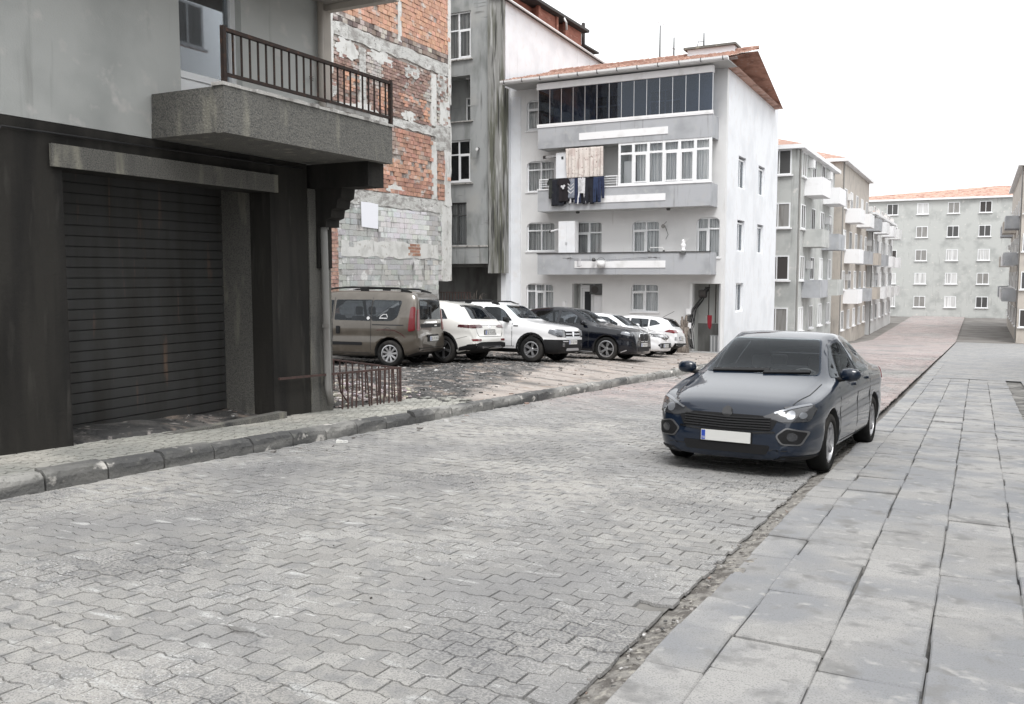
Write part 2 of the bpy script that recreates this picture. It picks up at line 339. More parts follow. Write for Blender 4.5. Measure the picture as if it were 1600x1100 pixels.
# dirt strip and concrete slabs of the right pavement
m = MB(); nx, ny = 8, 260
for j in range(ny+1):
    yy = .5+j*.05
    for i in range(nx+1):
        xx = -1.53+i*.26/nx; e = abs(i/nx-.5)*2
        m.v.append((xx, yy, gz(yy)-.032+.03*sst(.15, .75, i/nx)+.014*nz(xx, yy, 1, 9)+.011*nz(xx, yy, 2, 30)))
for j in range(ny):
    for i in range(nx): m.f.append((j*(nx+1)+i, j*(nx+1)+i+1, (j+1)*(nx+1)+i+1, (j+1)*(nx+1)+i)); m.m.append(0); m.a.append(0)
struct(m.build('gutter', 'gutter_dirt', smooth=True))
m = MB(); m.add([(-1.36, -6, gz(-6)-.02), (1.1, -6, gz(-6)-.02), (1.1, 28, gz(28)-.02), (-1.36, 28, gz(28)-.02)], [(0, 1, 2, 3)]).add([(1.1, -6, gz(-6)+.012), (5.45, -6, gz(-6)+.012), (5.45, 75, gz(75)+.012), (1.1, 75, gz(75)+.012)], [(0, 1, 2, 3)], 1).add([(-1.36, 28, gz(28)+.012), (1.1, 28, gz(28)+.012), (1.1, 75, gz(75)+.012), (-1.36, 75, gz(75)+.012)], [(0, 1, 2, 3)], 1)
pav = struct(m.build('right_pavement', ['joint_sand', 'slab']))
def slab_mesh(L, W):
    me = MB().box(-W/2, W/2, -L/2, L/2, -.05, 0).mesh('slab', 'slab'); bevel_fix(me, .008, 1); return me
sm1, sm2 = slab_mesh(.548, .285), slab_mesh(.44, .44)
def put_slab(me, x, y):
    o = obj('slab', me, pav); o.location = (x+random.gauss(0, .004), y, gz(y)+.020+random.gauss(0, .005)); o.rotation_euler = (PITCH+random.gauss(0, .008), random.gauss(0, .010), random.gauss(0, .008))
for j in range(75): put_slab(sm1, -1.195, .3+j*.556)
for j in range(62):
    for i in range(4): put_slab(sm2, -.825+i*.447, .2+j*.447+(.2 if i % 2 else 0))

# left kerb, stone by stone
lp = MB(); lp.add([(-8.6, -6, gz(-6)+.105), (-7.2, -6, gz(-6)+.105), (-7.2, 13.5, gz(13.5)+.105), (-8.6, 13.5, gz(13.5)+.105)], [(0, 1, 2, 3)])
lpav = struct(lp.build('left_pavement', 'joint_dark'))
kb = MB(); kb.add([(-7.32, -6, gz(-6)-.01), (-7.14, -6, gz(-6)-.01), (-7.14, 75, gz(75)-.01), (-7.32, 75, gz(75)-.01)], [(0, 1, 2, 3)])
kerb = struct(kb.build('kerb', 'joint_sand'))
y = 2.
while y < 44:
    L = random.uniform(.48, .72); jag = .014 if y > 9 else .008
    brk = 1. if 9.6 < y < 11.6 else .35
    m = MB(); n = 6; h = .165+random.gauss(0, .008); dx = random.gauss(0, .006)
    for i in range(n+1):
        yy = y+.011+(L-.022)*i/n; e = (i in (0, n))
        j = lambda s: random.gauss(0, jag*s*(1.6 if e else 1))
        c = max(0, random.gauss(.02, .02*brk))+(.012 if e else 0)+(.05*brk*random.random() if e and brk > .5 else 0)
        m.v += [(-7.15+dx, yy, gz(yy)-.03), (-7.15+dx+j(.3), yy, gz(yy)+h*.55), (-7.155+dx+j(.3)-c*.3, yy, gz(yy)+h-c-.01), (-7.17+dx-c, yy, gz(yy)+h+j(.25)-c*.2), (-7.31, yy, gz(yy)+h+j(.2)), (-7.31, yy, gz(yy)-.03)]
    for i in range(n):
        for k in range(5): a = i*6+k; m.f.append((a, a+6, a+7, a+1)); m.m.append(0); m.a.append(0)
    for q in (0, n*6): m.f.append(tuple(q+k for k in (range(6) if q == 0 else range(5, -1, -1)))); m.m.append(0); m.a.append(0)
    m.build('kerb_stone', 'kerb', kerb); y += L
# left pavement blocks, waves running along the street
g2 = {(o_, 0): paver_geom(paver_outline(o_, 0, .21, .105, .017, .007)) for o_ in (0, 1)}
gm2 = {k: paver_mesh(v[0], v[1], 'paver', 'pavement_paver') for k, v in g2.items()}
cnt = 0; rowi = 0; x = -7.375
lf = MB(); cand = []
while x > -8.5:
    odd = rowi % 2; y = 1.+(.105 if odd else 0)
    while y < 13.3:
        lim = 12.5+.5*nz(x, y, 3, 1.5)
        if y < lim or random.random() < .3: cand.append((x, y, odd))
        y += .21
    x -= .105; rowi += 1
vis = []
for i, (x, y, o_) in enumerate(cand):
    p = proj((x, y, gz(y)))
    if p and -5 < p[0] < 1600: vis.append((p[2], i))
vis = {i for _, i in sorted(vis)[:300]}
for i, (x, y, o_) in enumerate(cand):
    z = gz(y)+.135+.008*nz(x, y, 1, 1.3)+random.gauss(0, .002); rt = (random.gauss(0, .012), random.gauss(0, .012)+0, math.pi/2+random.gauss(0, .01))
    M_ = Matrix.Translation((x, y, z)) @ Matrix.Rotation(PITCH, 4, 'X') @ Matrix.Rotation(rt[2], 4, 'Z') @ Matrix.Rotation(rt[0], 4, 'X') @ Matrix.Rotation(rt[1], 4, 'Y')
    if i in vis:
        o = obj('paver', gm2[(o_, 0)], lpav); o.matrix_basis = M_
    else:
        vs, fs = g2[(o_, 0)]; lf.add([M_ @ Vector(v) for v in vs], fs, 0, random.random())
if lf.v: stuff(lf.build('paver_field', 'pavement_paver', lpav, colattr='var'))

# the rubble lot
def dustmask(x, y):
    d = -7.3-x; wid = interp(y, [(11, .3), (13.5, .7), (17, 1.6), (20, 2.4), (25, 3.2), (36, 5)])
    v = 1-sst(wid*.5, wid*1.35, d)
    return max(v, .9*sst(23, 30, y)*(.6+.4*nz(x, y, 4, .5)))
GX, GY = [], []
x = -24.
while x < -7.29: GX.append(x); x += .5 if x < -15 else .16
y = 6.
while y < 37.6: GY.append(y); y += .16 if y < 30 else .3
GX.append(-7.3)
m = MB(); dm = []
for yy in GY:
    for xx in GX:
        z = lotz(xx, yy); r = 1-.7*dustmask(xx, yy); r *= sst(-7.3, -7.7, xx)*.9+.1
        z += r*(.035*nz(xx, yy, 5, .9)+.03*nz(xx, yy, 6, 2.7)+.022*nz(xx, yy, 7, 6.))
        if xx > -8.55: z -= .16*(1-sst(12.4, 13.2, yy+.3*nz(xx, yy, 8, 1.5)))
        m.v.append((xx, yy, z)); dm.append(dustmask(xx, yy))
nx = len(GX)
for j in range(len(GY)-1):
    for i in range(nx-1): m.f.append((j*nx+i, j*nx+i+1, (j+1)*nx+i+1, (j+1)*nx+i)); m.m.append(0); m.a.append(0)
lot = struct(m.build('lot_ground', 'lot_dirt', smooth=True))
at = lot.data.attributes.new('dust', 'FLOAT', 'POINT'); at.data.foreach_set('value', dm)
ltree = BVHTree.FromPolygons([Vector(v) for v in m.v], m.f)
def lot_hit(x, y):
    h = ltree.ray_cast(Vector((x, y, 5)), Vector((0, 0, -1)))
    return h[0].z if h[0] else lotz(x, y)
rub = MB()
def chunk(mb, x, y, z, s, col):
    a = random.uniform(0, math.pi); ca, sa = math.cos(a), math.sin(a)
    sx, sy, sz = s*random.uniform(.6, 1.3), s*random.uniform(.5, 1.), s*random.uniform(.3, .75)
    vs = []
    for k in range(8):
        px_, py_, pz_ = (-1 if k in (0, 3, 4, 7) else 1), (-1 if k in (0, 1, 4, 5) else 1), (-.5 if k < 4 else 1)
        q = [c*random.uniform(.55, 1.1) for c in (px_*sx, py_*sy, pz_*sz)]
        vs.append((x+q[0]*ca-q[1]*sa, y+q[0]*sa+q[1]*ca, z+q[2]))
    mb.add(vs, [(0, 3, 2, 1), (4, 5, 6, 7), (0, 1, 5, 4), (1, 2, 6, 5), (2, 3, 7, 6), (3, 0, 4, 7)], 0, col)
def rcol(d):
    t = random.random()+.5*d*random.random()
    if t < .45-.35*d: b = random.uniform(.05, .12); return (b, b*.98, b*.96)
    if t < .8: b = random.uniform(.1, .34); return (b, b*lerp(.98, .9, d), b*lerp(.95, .82, d))
    if t < .89: b = random.uniform(.4, .62); return (b, b*.98, b*.96)
    return (.27, .2, .17) if random.random() < .2 else (.24, .23, .22)
k = 0
while k < 12500:
    x, y = random.uniform(-14.5, -7.35), random.uniform(8., 33.)
    if x > -8.5 and y < 12.3: continue
    d = dustmask(x, y)
    if random.random() < d*.86: continue
    s = min(.045, .007*random.paretovariate(1.9)); chunk(rub, x, y, lot_hit(x, y), s, rcol(d)); k += 1
for k in range(420):                                    # pale broken plaster by the railing
    x, y = random.uniform(-10.6, -8.55), random.uniform(10.6, 13.2)
    b = random.uniform(.4, .75); c = (b, b*random.uniform(.82, .98), b*random.uniform(.75, .96))
    chunk(rub, x, y, lot_hit(x, y)+.02, random.uniform(.015, .06), c)
for k in range(160):                                    # crumbs on the road along the kerb
    y = random.uniform(7.5, 24); x = -7.12+abs(random.gauss(0, .28))
    chunk(rub, x, y, gz(y)+.002, min(.035, .006*random.paretovariate(1.6)), rcol(.6))
for k in range(140):
    y = random.uniform(2.5, 8); x = -1.4+random.gauss(0, .05)
    chunk(rub, x, y, gz(y)-.005, random.uniform(.004, .014), rcol(.5))
for k in range(60):
    y = random.uniform(4, 16); x = random.uniform(-6.8, -1.6)
    chunk(rub, x, y, gz(y)+.002, random.uniform(.004, .009), (.05, .045, .04))
stuff(tag(rub.build('rubble', 'rubble', colattr='col'), 'loose grey and pale rubble scattered over the dirt lot', 'rubble'))
for (x, y, s, lab) in ((-6.86, 8.62, .055, 'small pale broken stone lying on the paving by the kerb'),):
    m = MB(); chunk(m, x, y, gz(y)+.01, s, (.5, .5, .5)); chunk(m, x+.06, y+.02, gz(y)+.006, s*.6, (.5, .5, .5)); m.top('stone', 'plaster_white', lab, 'stone')

# ================================================================ building helpers
def wall_holes(mb, axis, c0, c1, u0, u1, z0, z1, holes, mi=0):
    """slab between c0 and c1 on axis ('x' or 'y'), running u0..u1 on the other axis, rectangular openings (ua,ub,za,zb)"""
    us = sorted({u0, u1}|{min(max(h[k], u0), u1) for h in holes for k in (0, 1)})
    for a, b in zip(us, us[1:]):
        if b-a < 1e-5: continue
        cuts = sorted((h[2], h[3]) for h in holes if h[0] < b-1e-5 and h[1] > a+1e-5)
        z = z0
        for p, q in cuts+[(z1, z1)]:
            if p > z+1e-5:
                if axis == 'x': mb.box(c0, c1, a, b, z, min(p, z1), mi)
                else: mb.box(a, b, c0, c1, z, min(p, z1), mi)
            z = max(z, q)
def pvc_window(parent, x0, x1, z0, z1, y, cols, transom=.72, depth=.12, curtain='curtain', chamfer=0., wallmat='white_wall_warm', fw=.06, frame='pvc', sash=None):
    """window in a wall whose outer face is at y (facing -Y); frame set back by depth"""
    yf = y+depth; m = MB()
    m.box(x0, x0+fw, yf-.03, yf+.03, z0, z1); m.box(x1-fw, x1, yf-.03, yf+.03, z0, z1)
    m.box(x0+fw, x1-fw, yf-.03, yf+.03, z0, z0+fw); m.box(x0+fw, x1-fw, yf-.03, yf+.03, z1-fw, z1)
    zt = z0+(z1-z0)*transom; xs = [lerp(x0, x1, k/cols) for k in range(cols+1)]
    for k in range(1, cols): m.box(xs[k]-fw*.6, xs[k]+fw*.6, yf-.028, yf+.028, z0+fw, z1-fw)
    if transom < 1:
        for k in range(cols): m.box(xs[k]+fw*.6, xs[k+1]-fw*.6, yf-.026, yf+.026, zt-fw*.5, zt+fw*.5)
    for k in (sash or []):
        a, b = xs[k]+fw*.6, xs[k+1]-fw*.6; s = .055; zz0, zz1 = z0+fw, zt-fw*.5
        m.box(a, a+s, yf-.045, yf-.027, zz0, zz1); m.box(b-s, b, yf-.045, yf-.027, zz0, zz1)
        m.box(a+s, b-s, yf-.045, yf-.027, zz0, zz0+s); m.box(a+s, b-s, yf-.045, yf-.027, zz1-s, zz1)
    wdw = m.build('window', frame, parent)
    rows = [(z0+fw, zt-fw*.5), (zt+fw*.5, z1-fw)] if transom < 1 else [(z0+fw, z1-fw)]
    for k in range(cols):
        for a, b in rows:
            MB().box(xs[k]+fw*.6-.005, xs[k+1]-fw*.6+.005, yf-.006, yf+.002, a-.005, b+.005).build('pane', 'window_glass', wdw)
    if curtain:
        c = MB(); n = int((x1-x0)/.035); yb = yf+.16
        for i in range(n+1):
            xx = lerp(x0, x1, i/n); d = .018*math.sin(i*1.9+x0*7)+.012*math.sin(i*.7)
            c.v += [(xx, yb+d, z0), (xx, yb+d*.7, z1)]
        for i in range(n): c.f.append((2*i, 2*i+2, 2*i+3, 2*i+1)); c.m.append(0); c.a.append(0)
        c.build('curtain', curtain, wdw, smooth=True)
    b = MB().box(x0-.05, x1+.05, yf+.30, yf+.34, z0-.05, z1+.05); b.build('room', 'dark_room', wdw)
    if chamfer:
        for (xa, sg) in ((x0, 1), (x1, -1)):
            f = MB(); P = [(xa, z1), (xa+sg*chamfer, z1), (xa+sg*chamfer*.45, z1-chamfer*.18), (xa+sg*chamfer*.12, z1-chamfer*.5), (xa, z1-chamfer)]
            f.prism(P if sg < 0 else P[::-1], 'y', y+.002, yf+.02)
            f.build('arch_corner', wallmat, wdw)
    s = MB().box(x0-.06, x1+.06, y-.05, yf-.03, z0-.05, z0-.002); s.build('sill', 'white_band', wdw)
    return wdw

# ================================================================ corner building on the left (balcony, pilaster, pipe)
A = thing('corner_building', 'concrete corner building with rusty balcony railing above the pavement', 'building', (-9.5, 7, gz(7)))
MB().box(-8.78, -8.40, 9.95, 10.42, -.75, 2.86).build('pilaster', 'conc_dark', A)
MB().box(-8.78, -7.44, 10.06, 10.41, 2.862, 3.2).build('beam', 'conc_blackish', A)
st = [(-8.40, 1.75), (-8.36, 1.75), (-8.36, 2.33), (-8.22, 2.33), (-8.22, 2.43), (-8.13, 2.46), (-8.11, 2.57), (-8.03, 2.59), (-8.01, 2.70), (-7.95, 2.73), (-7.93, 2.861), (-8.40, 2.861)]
MB().prism(st[::-1], 'y', 10.1, 10.4).build('haunch', 'conc_blackish', A)
MB().box(-8.42, -7.42, 7.3, 10.43, 3.2, 3.36).build('balcony_slab', 'conc_dark', A)
MB().box(-7.42, -7.3, 7.3, 10.43, 3.19, 3.69).build('balcony_fascia', 'conc_dark', A)
MB().box(-7.42, -8.4, 7.3, 7.42, 3.36, 3.69).build('balcony_cheek', 'conc_dark', A)
m = MB(); n = 24
for i in range(n):
    a, b = lerp(7.28, 10.45, i/n), lerp(7.28, 10.45, (i+1)/n)
    m.box(-7.46, -7.285+random.uniform(-.008, .008), a, b, 3.692, 3.728+random.uniform(-.008, .008))
m.build('ledge', 'conc_edge', A)
# railing: rails and every baluster
rail = MB().box(-7.35, -7.305, 7.32, 10.45, 4.27, 4.31).build('rail', 'rust_iron', A)
MB().box(-7.345, -7.31, 7.32, 10.45, 3.80, 3.835).build('rail', 'rust_iron', A)
for k in range(24):
    yy = 10.32-k*.129
    if yy > 7.35: MB().box(-7.337, -7.319, yy-.009, yy+.009, 3.836, 4.269).build('baluster', 'rust_iron', A)
for yy in (10.43, 7.34): MB().box(-7.35, -7.30, yy-.022, yy+.022, 3.70, 4.325).build('post', 'rust_iron', A)
MB().box(-7.33, -7.315, 9.05, 9.95, 3.745, 3.80).build('flat_bar', 'pipe_grey', A)
# ground floor: wall, deep garage opening with roller shutter
g = MB(); wall_holes(g, 'x', -8.78, -8.42, -2, 9.949, -.6, 3.195, [(6.15, 9.2, -.62, 2.75)]); g.build('ground_floor_wall', 'conc_blackish', A)
MB().box(-8.40, -8.36, 6.0, 9.3, 2.75, 2.98).build('lintel', 'conc_dark', A)
sh = MB().box(-9.36, -9.33, 6.1, 9.25, -.6, 2.95).build('roller_shutter', 'shutter', A)
for k in range(27):
    z = -.45+k*.122; MB().box(-9.33, -9.305, 6.14, 9.21, z, z+.108).build('slat', 'shutter', sh)
m = MB().box(-9.5, -8.785, 6.02, 6.14, -.6, 2.9).box(-9.5, -8.79, 9.21, 9.4, -.6, 2.9).box(-9.5, -8.44, 6.0, 9.4, 2.9, 3.05); m.build('garage_reveal', 'conc_dark', A)
m = MB().box(-9.4, -8.9, 9.45, 10.40, -.7, 3.19); m.build('side_wall', 'conc_blackish', A)
# upper storey
g = MB(); wall_holes(g, 'x', -8.75, -8.42, -2, 10.3, 3.2, 9.5, [(7.75, 8.75, 3.5, 5.2)]); g.build('upper_wall', 'stucco_pale', A)
MB().box(-8.78, -8.36, 10.301, 10.46, 3.36, 5.375).build('corner_post', 'beige', A)
MB().box(-8.76, -8.42, 10.302, 10.45, 5.60, 9.5).build('upper_corner_wall', 'beige', A)
MB().box(-8.41, -7.2, 4.2, 10.46, 5.465, 5.62).build('upper_slab', 'soffit_beige', A)
MB().box(-8.6, -7.19, 10.36, 10.475, 5.376, 5.462).build('slab_edge', 'beige', A)
MB().box(-7.42, -7.21, 4.2, 10.44, 5.621, 9.5).build('bay_wall', 'beige', A)
d = MB().box(-8.62, -8.52, 7.75, 7.83, 3.5, 5.2).box(-8.62, -8.52, 8.67, 8.75, 3.5, 5.2).box(-8.62, -8.52, 7.83, 8.67, 5.12, 5.2).box(-8.62, -8.52, 7.83, 8.67, 4.0, 4.08).box(-8.6, -8.54, 7.83, 8.67, 3.5, 4.0).build('balcony_door', 'pvc', A)
MB().box(-8.575, -8.565, 7.83, 8.67, 4.08, 5.12).build('pane', 'window_glass', d)
MB().box(-8.75, -8.70, 7.7, 8.8, 3.45, 5.25).build('room', 'dark_room', d)
MB().tube([(-8.33, 10.17, 3.19), (-8.33, 10.20, 1.6), (-8.33, 10.22, .02), (-8.30, 10.25, -.22)], .052, 12).build('drain_pipe', 'pipe_grey', A, smooth=True)
for z in (2.3, .9): MB().lathe([(.053, 0), (.06, 0), (.06, .05), (.053, .05)], (-8.33, 10.2, z), n=12).build('pipe_collar', 'pipe_grey', A)
MB().tube([(-8.35, 10.22, 3.37), (-8.35, 10.22, 5.46)], .042, 12).build('vent_pipe', 'beige', A, smooth=True)
MB().lathe([(.042, 0), (.05, 0), (.05, .04), (.042, .04)], (-8.35, 10.22, 4.62), n=12).build('pipe_collar', 'beige', A)
m = MB()
for k in range(9):
    a = k*.7; m.tube([(-8.38, 10.02, 4.38), (-8.36, 10.02+.05*math.cos(a), 4.38+.05*math.sin(a))], .004, 4)
m.build('star_ornament', 'rust_iron', A)
mtr = MB().box(-8.42, -8.28, 4.75, 5.2, .75, 1.45).build('meter_cabinet', 'pipe_grey', A)
MB().box(-8.279, -8.27, 4.79, 5.16, .79, 1.41).build('cabinet_door', 'pipe_grey', mtr); MB().box(-8.269, -8.255, 5.1, 5.13, 1.05, 1.13).build('cabinet_latch', 'steel_dark', mtr)
MB().tube([(-8.39, 4.95, 1.45), (-8.39, 4.95, 3.17)], .022, 8).build('conduit', 'pipe_grey', A, smooth=True)
MB().tube([(-8.39, 5.04, 1.45), (-8.39, 5.06, 2.4), (-8.39, 5.5, 3.08), (-8.39, 9.8, 3.12)], .011, 6).build('cable', 'cable', A, smooth=True)
MB().box(-8.40, -8.25, 6.05, 9.25, -.42, -.19).build('door_step', 'conc_dark', A)
# low red railing round the light well at the foot of the pilaster
F = thing('iron_railing', 'low rusty red iron railing round the pit by the concrete pilaster', 'railing', (-8.33, 11, gz(11)+.14))
def zr(y): return gz(y)+.14
def barline(p, q, t, name):
    p, q = Vector(p), Vector(q); MB().tube([p, q], t, 4).build(name, 'red_iron', F)
barline((-8.33, 9.2, zr(9.2)+.53), (-8.33, 12.05, zr(12.05)+.55), .021, 'rail')
for k in range(13):
    y = 10.56+k*.118; b = random.gauss(0, .012)
    MB().tube([(-8.33+b, y+b, zr(y)-.02), (-8.33, y, zr(y)+.54)], .013, 6).build('baluster', 'red_iron', F)
MB().tube([(-8.33, 12.05, zr(12)-.03), (-8.33, 12.05, zr(12)+.56)], .022, 6).build('post', 'red_iron', F)
P0, P1 = Vector((-8.36, 12.05, zr(12)+.54)), Vector((-10.0, 12.1, zr(12)+.63))
barline(P0, P1, .018, 'rail')
for k in range(1, 12):
    p = P0.lerp(P1, k/12); MB().tube([(p.x, p.y, p.z-.5), p], .013, 6).build('baluster', 'red_iron', F)
MB().tube([(-8.37, 10.5, zr(10.5)+.52), (-8.36, 10.55, zr(10.5)+.25), (-8.34, 10.72, zr(10.5)+.05)], .012, 6).build('bent_bar', 'red_iron', F)

# ================================================================ building with the exposed brick party wall
B = thing('brick_building', 'tall building with bare brick and patched concrete party wall facing the lot', 'building', (-21, 27, gz(27)))
XB = -20.4; random.seed(11)
MB().box(-27, XB-.05, 20, 33.5, 4.8, 17.5).build('wall', 'mortar', B)
MB().box(-27, XB-.03, 20, 32.47, -2., 4.799).box(-27, XB-.03, 32.47, 33.5, 1.4, 4.799).build('lower_wall', 'beam_conc', B)
def slabp(name, mt, y0, y1, z0, z1, x=.0, rag=.05):
    """concrete member on the wall with slightly ragged edges"""
    n = max(2, int((y1-y0)/.35)); k = max(2, int((z1-z0)/.35)); P = []
    P += [(lerp(y0, y1, i/n), z0+random.uniform(-rag, rag)) for i in range(n)]
    P += [(y1+random.uniform(-rag, rag)*.6, lerp(z0, z1, i/k)) for i in range(k)]
    P += [(lerp(y1, y0, i/n), z1+random.uniform(-rag, rag)) for i in range(n)]
    P += [(y0+random.uniform(-rag, rag)*.6, lerp(z1, z0, i/k)) for i in range(k)]
    MB().prism(P, 'x', XB-.06, XB+x).build(name, mt, B)
slabp('beam', 'beam_conc', 24.2, 33.45, 10.08, 10.54, .012)
slabp('beam', 'beam_conc', 24.2, 33.45, 7.44, 7.76, .010)
slabp('beam', 'beam_conc', 24.2, 32.6, 4.28, 4.78, .008, .04)
slabp('column', 'beam_conc', 27.12, 27.5, 7.84, 9.95, .006, .03)
slabp('column', 'plaster_white', 31.98, 32.36, 7.84, 9.95, .006, .03)
slabp('column', 'plaster_white', 31.98, 32.36, 4.82, 7.22, .006, .03)
slabp('column', 'plaster_white', 29.62, 29.86, 10.7, 13.2, .006, .03)
slabp('plaster_patch', 'plaster_white', 32.72, 33.49, 1.42, 4.6, .02, .05)
slabp('plaster_patch', 'plaster_white', 33.0, 33.5, 4.65, 7.95, .02, .12)
slabp('plaster_patch', 'plaster_white', 25.9, 32.4, 2.32, 2.92, .014, .06)
slabp('plaster_patch', 'plaster_white', 32.6, 33.45, 8.0, 9.0, .014, .12)
slabp('plaster_patch', 'plaster_white', 24.6, 25.6, 8.7, 11.2, .014, .1)
slabp('plaster_patch', 'beam_conc', 32.3, 33.45, 6.9, 7.9, .022, .1)
slabp('corner_pier', 'plaster_white', 33.3, 33.52, 8.9, 15., .02, .02)
def ragged(y, z, ry, rz, mt='plaster_white', x=.03):
    n = 46; P = []
    for k in range(n):
        a = 2*math.pi*k/n; r = 1+.45*nz(math.cos(a)*1.7+y, math.sin(a)*1.7+z, 5, 1.)+.22*nz(math.cos(a)*5+y, math.sin(a)*5+z, 7, 1.)+random.uniform(-.09, .09); P.append((min(y+ry*r*math.cos(a), 33.49), z+rz*r*math.sin(a)))
    MB().prism(P, 'x', XB-.06, XB+x).build('plaster_patch', mt, B)
for q in ((27.3, 7.72, .9, .22), (30.3, 7.95, .5, .2), (26.4, 9.7, .6, .35), (28.5, 9.85, .8, .22), (30.6, 9.75, .55, .28), (29.3, 5.0, .6, .18), (25.5, 8.2, .3, .3), (32.8, 9.6, .4, .5)):
    ragged(*q, random.choice(['plaster_white', 'beam_conc', 'beam_conc']), random.uniform(.006, .012))
BR = []   # (y0,y1,z0,z1,colour,kind)
def inr(y, z, r): return r[0] < y < r[1] and r[2] < z < r[3]
COLS = [(27.1, 27.52, 7.8, 10), (31.96, 32.38, 4.8, 10), (29.6, 29.88, 10.7, 13.3)]
def course(z0, z1, bh, bl, fn, kind, y0=22.5, y1=33.46):
    z = z0; r = 0
    while z+bh*.6 < z1:
        y = y0+(bl/2 if r % 2 else 0)
        while y < y1:
            yb = min(y+bl, y1); yc, zc = (y+yb)/2, z+bh/2
            if not any(inr(yc, zc, c) for c in COLS) and yb-y > .08:
                c = fn(yc, zc)
                gp_ = .009 if kind != 'block' else .0045
                if c: BR.append((y+gp_, yb-gp_, z+gp_, min(z+bh, z1)-gp_, c, kind))
            y += bl
        z += bh; r += 1
def jit(c, a=.16):
    k = 1+random.uniform(-a, a); return tuple(max(.02, min(.85, v*k*(1+random.uniform(-.04, .04)))) for v in c)
def f_top(y, z):
    if z < 11.02 or (y < 26.4+.4*nz(y, z, 1, 2)): return jit(random.choice([(.2, .16, .145), (.28, .22, .19), (.16, .13, .12), (.45, .4, .36)]), .25)
    if random.random() < .03: return None
    return jit((.53, .315, .225), .18)
def f_mid(y, z):
    n = nz(y, z, 9, .8)
    if (7.95 < z < 8.75 and 28.3 < y < 31.9 and n > -.25) or (z < 9.0 and y < 27.1 and n > -.1):
        if random.random() < .16: return None
        return jit((.52, .30, .215), .22)
    if random.random() < .05: return None
    if n > .28: return jit((.46, .43, .4), .15)
    return jit((.29, .195, .165), .3)
def f_low(y, z):
    n = nz(y, z, 19, .9)
    if 5.55 < z < 6.25+.2*n:
        if random.random() < .24: return None
        return jit((.54, .32, .235), .22)
    if z > 6.25 and n > .15: return jit((.36, .27, .23), .25)
    return jit((.43, .245, .185), .25)
def f_blk(y, z):
    if inr(y, z, (30.13, 31.05, 2.4, 2.95)) : return None
    n = nz(y, z, 29, .8)
    if 28.2 < y < 31.6 and 3.0 < z < 4.3: return jit((.64, .645, .64), .06)
    return jit((.43, .435, .425) if n < .15 else (.54, .54, .53), .06)
course(10.58, 15.6, .185, .285, f_top, 'brick')
course(7.79, 10.05, .122, .25, f_mid, 'brick')
course(4.82, 7.42, .17, .27, f_low, 'brick')
course(-.6, 4.24, .205, .43, f_blk, 'block', 25.75, 32.44)
course(1.45, 4.24, .205, .43, f_blk, 'block', 32.44, 33.44)
course(-.6, 3.6, .14, .27, lambda y, z: jit((.42, .27, .22), .2), 'brick', 23.5, 25.74)
course(2.42, 2.93, .125, .24, lambda y, z: jit((.36, .2, .14), .2), 'patch', 30.15, 31.05)
unit = MB().box(-.5, .5, -.5, .5, -.5, .5)
um = {'brick': unit.mesh('brick', 'brick_obj'), 'block': unit.mesh('block', 'block_obj')}
for me_ in um.values(): bevel_fix(me_, .04, 1)
sc_ = {'brick': [], 'block': []}
for i, b in enumerate(BR):
    if b[5] == 'patch': continue
    p = proj((XB, (b[0]+b[1])/2, (b[2]+b[3])/2))
    if p and 515 < p[0] < 708 and 0 < p[1] < 470: sc_[b[5]].append((-(b[1]-b[0])*(b[3]-b[2])/p[2]**2+(1e-3 if 25.7 > b[0] else 0), i))
ind = {i for k in sc_ for _, i in sorted(sc_[k])[:300]}
fb, fk = MB(), MB(); bo = org(B)
for i, (y0, y1, z0, z1, c, kind) in enumerate(BR):
    d = random.gauss(0, .012 if kind == 'brick' else .005)+(.02 if kind == 'patch' else 0)
    if i in ind:
        o = obj(kind, um[kind], B); o.location = Vector((XB-.045+d, (y0+y1)/2, (z0+z1)/2))-bo
        o.scale = (.09, y1-y0, z1-z0); o.color = (*c, 1); o.rotation_euler = (0, 0, random.gauss(0, .012))
    else: (fk if kind == 'block' else fb).box(XB-.09+d, XB+d, y0, y1, z0, z1, 0, c)
stuff(fb.build('brick_field', 'brick_attr', B, colattr='col'))
if fk.v: stuff(fk.build('block_field', 'block_conc', B, colattr='col'))
MB().prism([(27.08, 3.44), (28.1, 3.40), (28.13, 4.33), (27.6, 4.36), (27.06, 4.36)], 'x', XB+.03, XB+.036).top('wall_sheet', 'poster', 'blank white sheet fixed to the grey block wall above the van', 'sheet')

# ================================================================ grey rendered building with the mossy corner
Gb = thing('grey_building', 'grey rendered apartment block with mossy corner and white gable side', 'building', (-22, 40, gz(40)))
YG = 37.0
GH = [(-22.75, -21.41, 11.74, 13.88), (-22.75, -21.46, 8.88, 10.96), (-22.75, -21.47, 6.06, 8.0), (-22.75, -21.69, 3.07, 5.09)]
g = MB(); wall_holes(g, 'y', YG, YG+.3, -27, -19.78, 2.2, 14.6, GH); g.build('front_wall', 'grey_render', Gb)
g = MB(); g.box(-20.0, -19.75, YG+.301, 49.2, -2.2, 13.72); g.prism([(YG+.301, 13.721), (49.2, 13.721), (49.2, 13.75), (YG+.301, 14.2)], 'x', -20.0, -19.75); g.build('gable_wall', 'white_wall', Gb)
MB().box(-20.44, -19.62, YG-.16, YG-.002, 1.74, 14.6).build('mossy_pier', 'mossy', Gb)
MB().box(-19.749, -19.62, YG-.002, YG+.35, 1.74, 10.2).build('pier_return', 'mossy', Gb)
MB().box(-23.5, -20.46, YG-.12, YG-.002, 2.2, 3.02).build('spandrel', 'grey_render', Gb)
MB().box(-23.5, -20.45, YG-.16, YG-.122, 2.98, 3.06).build('ledge', 'conc_edge', Gb)
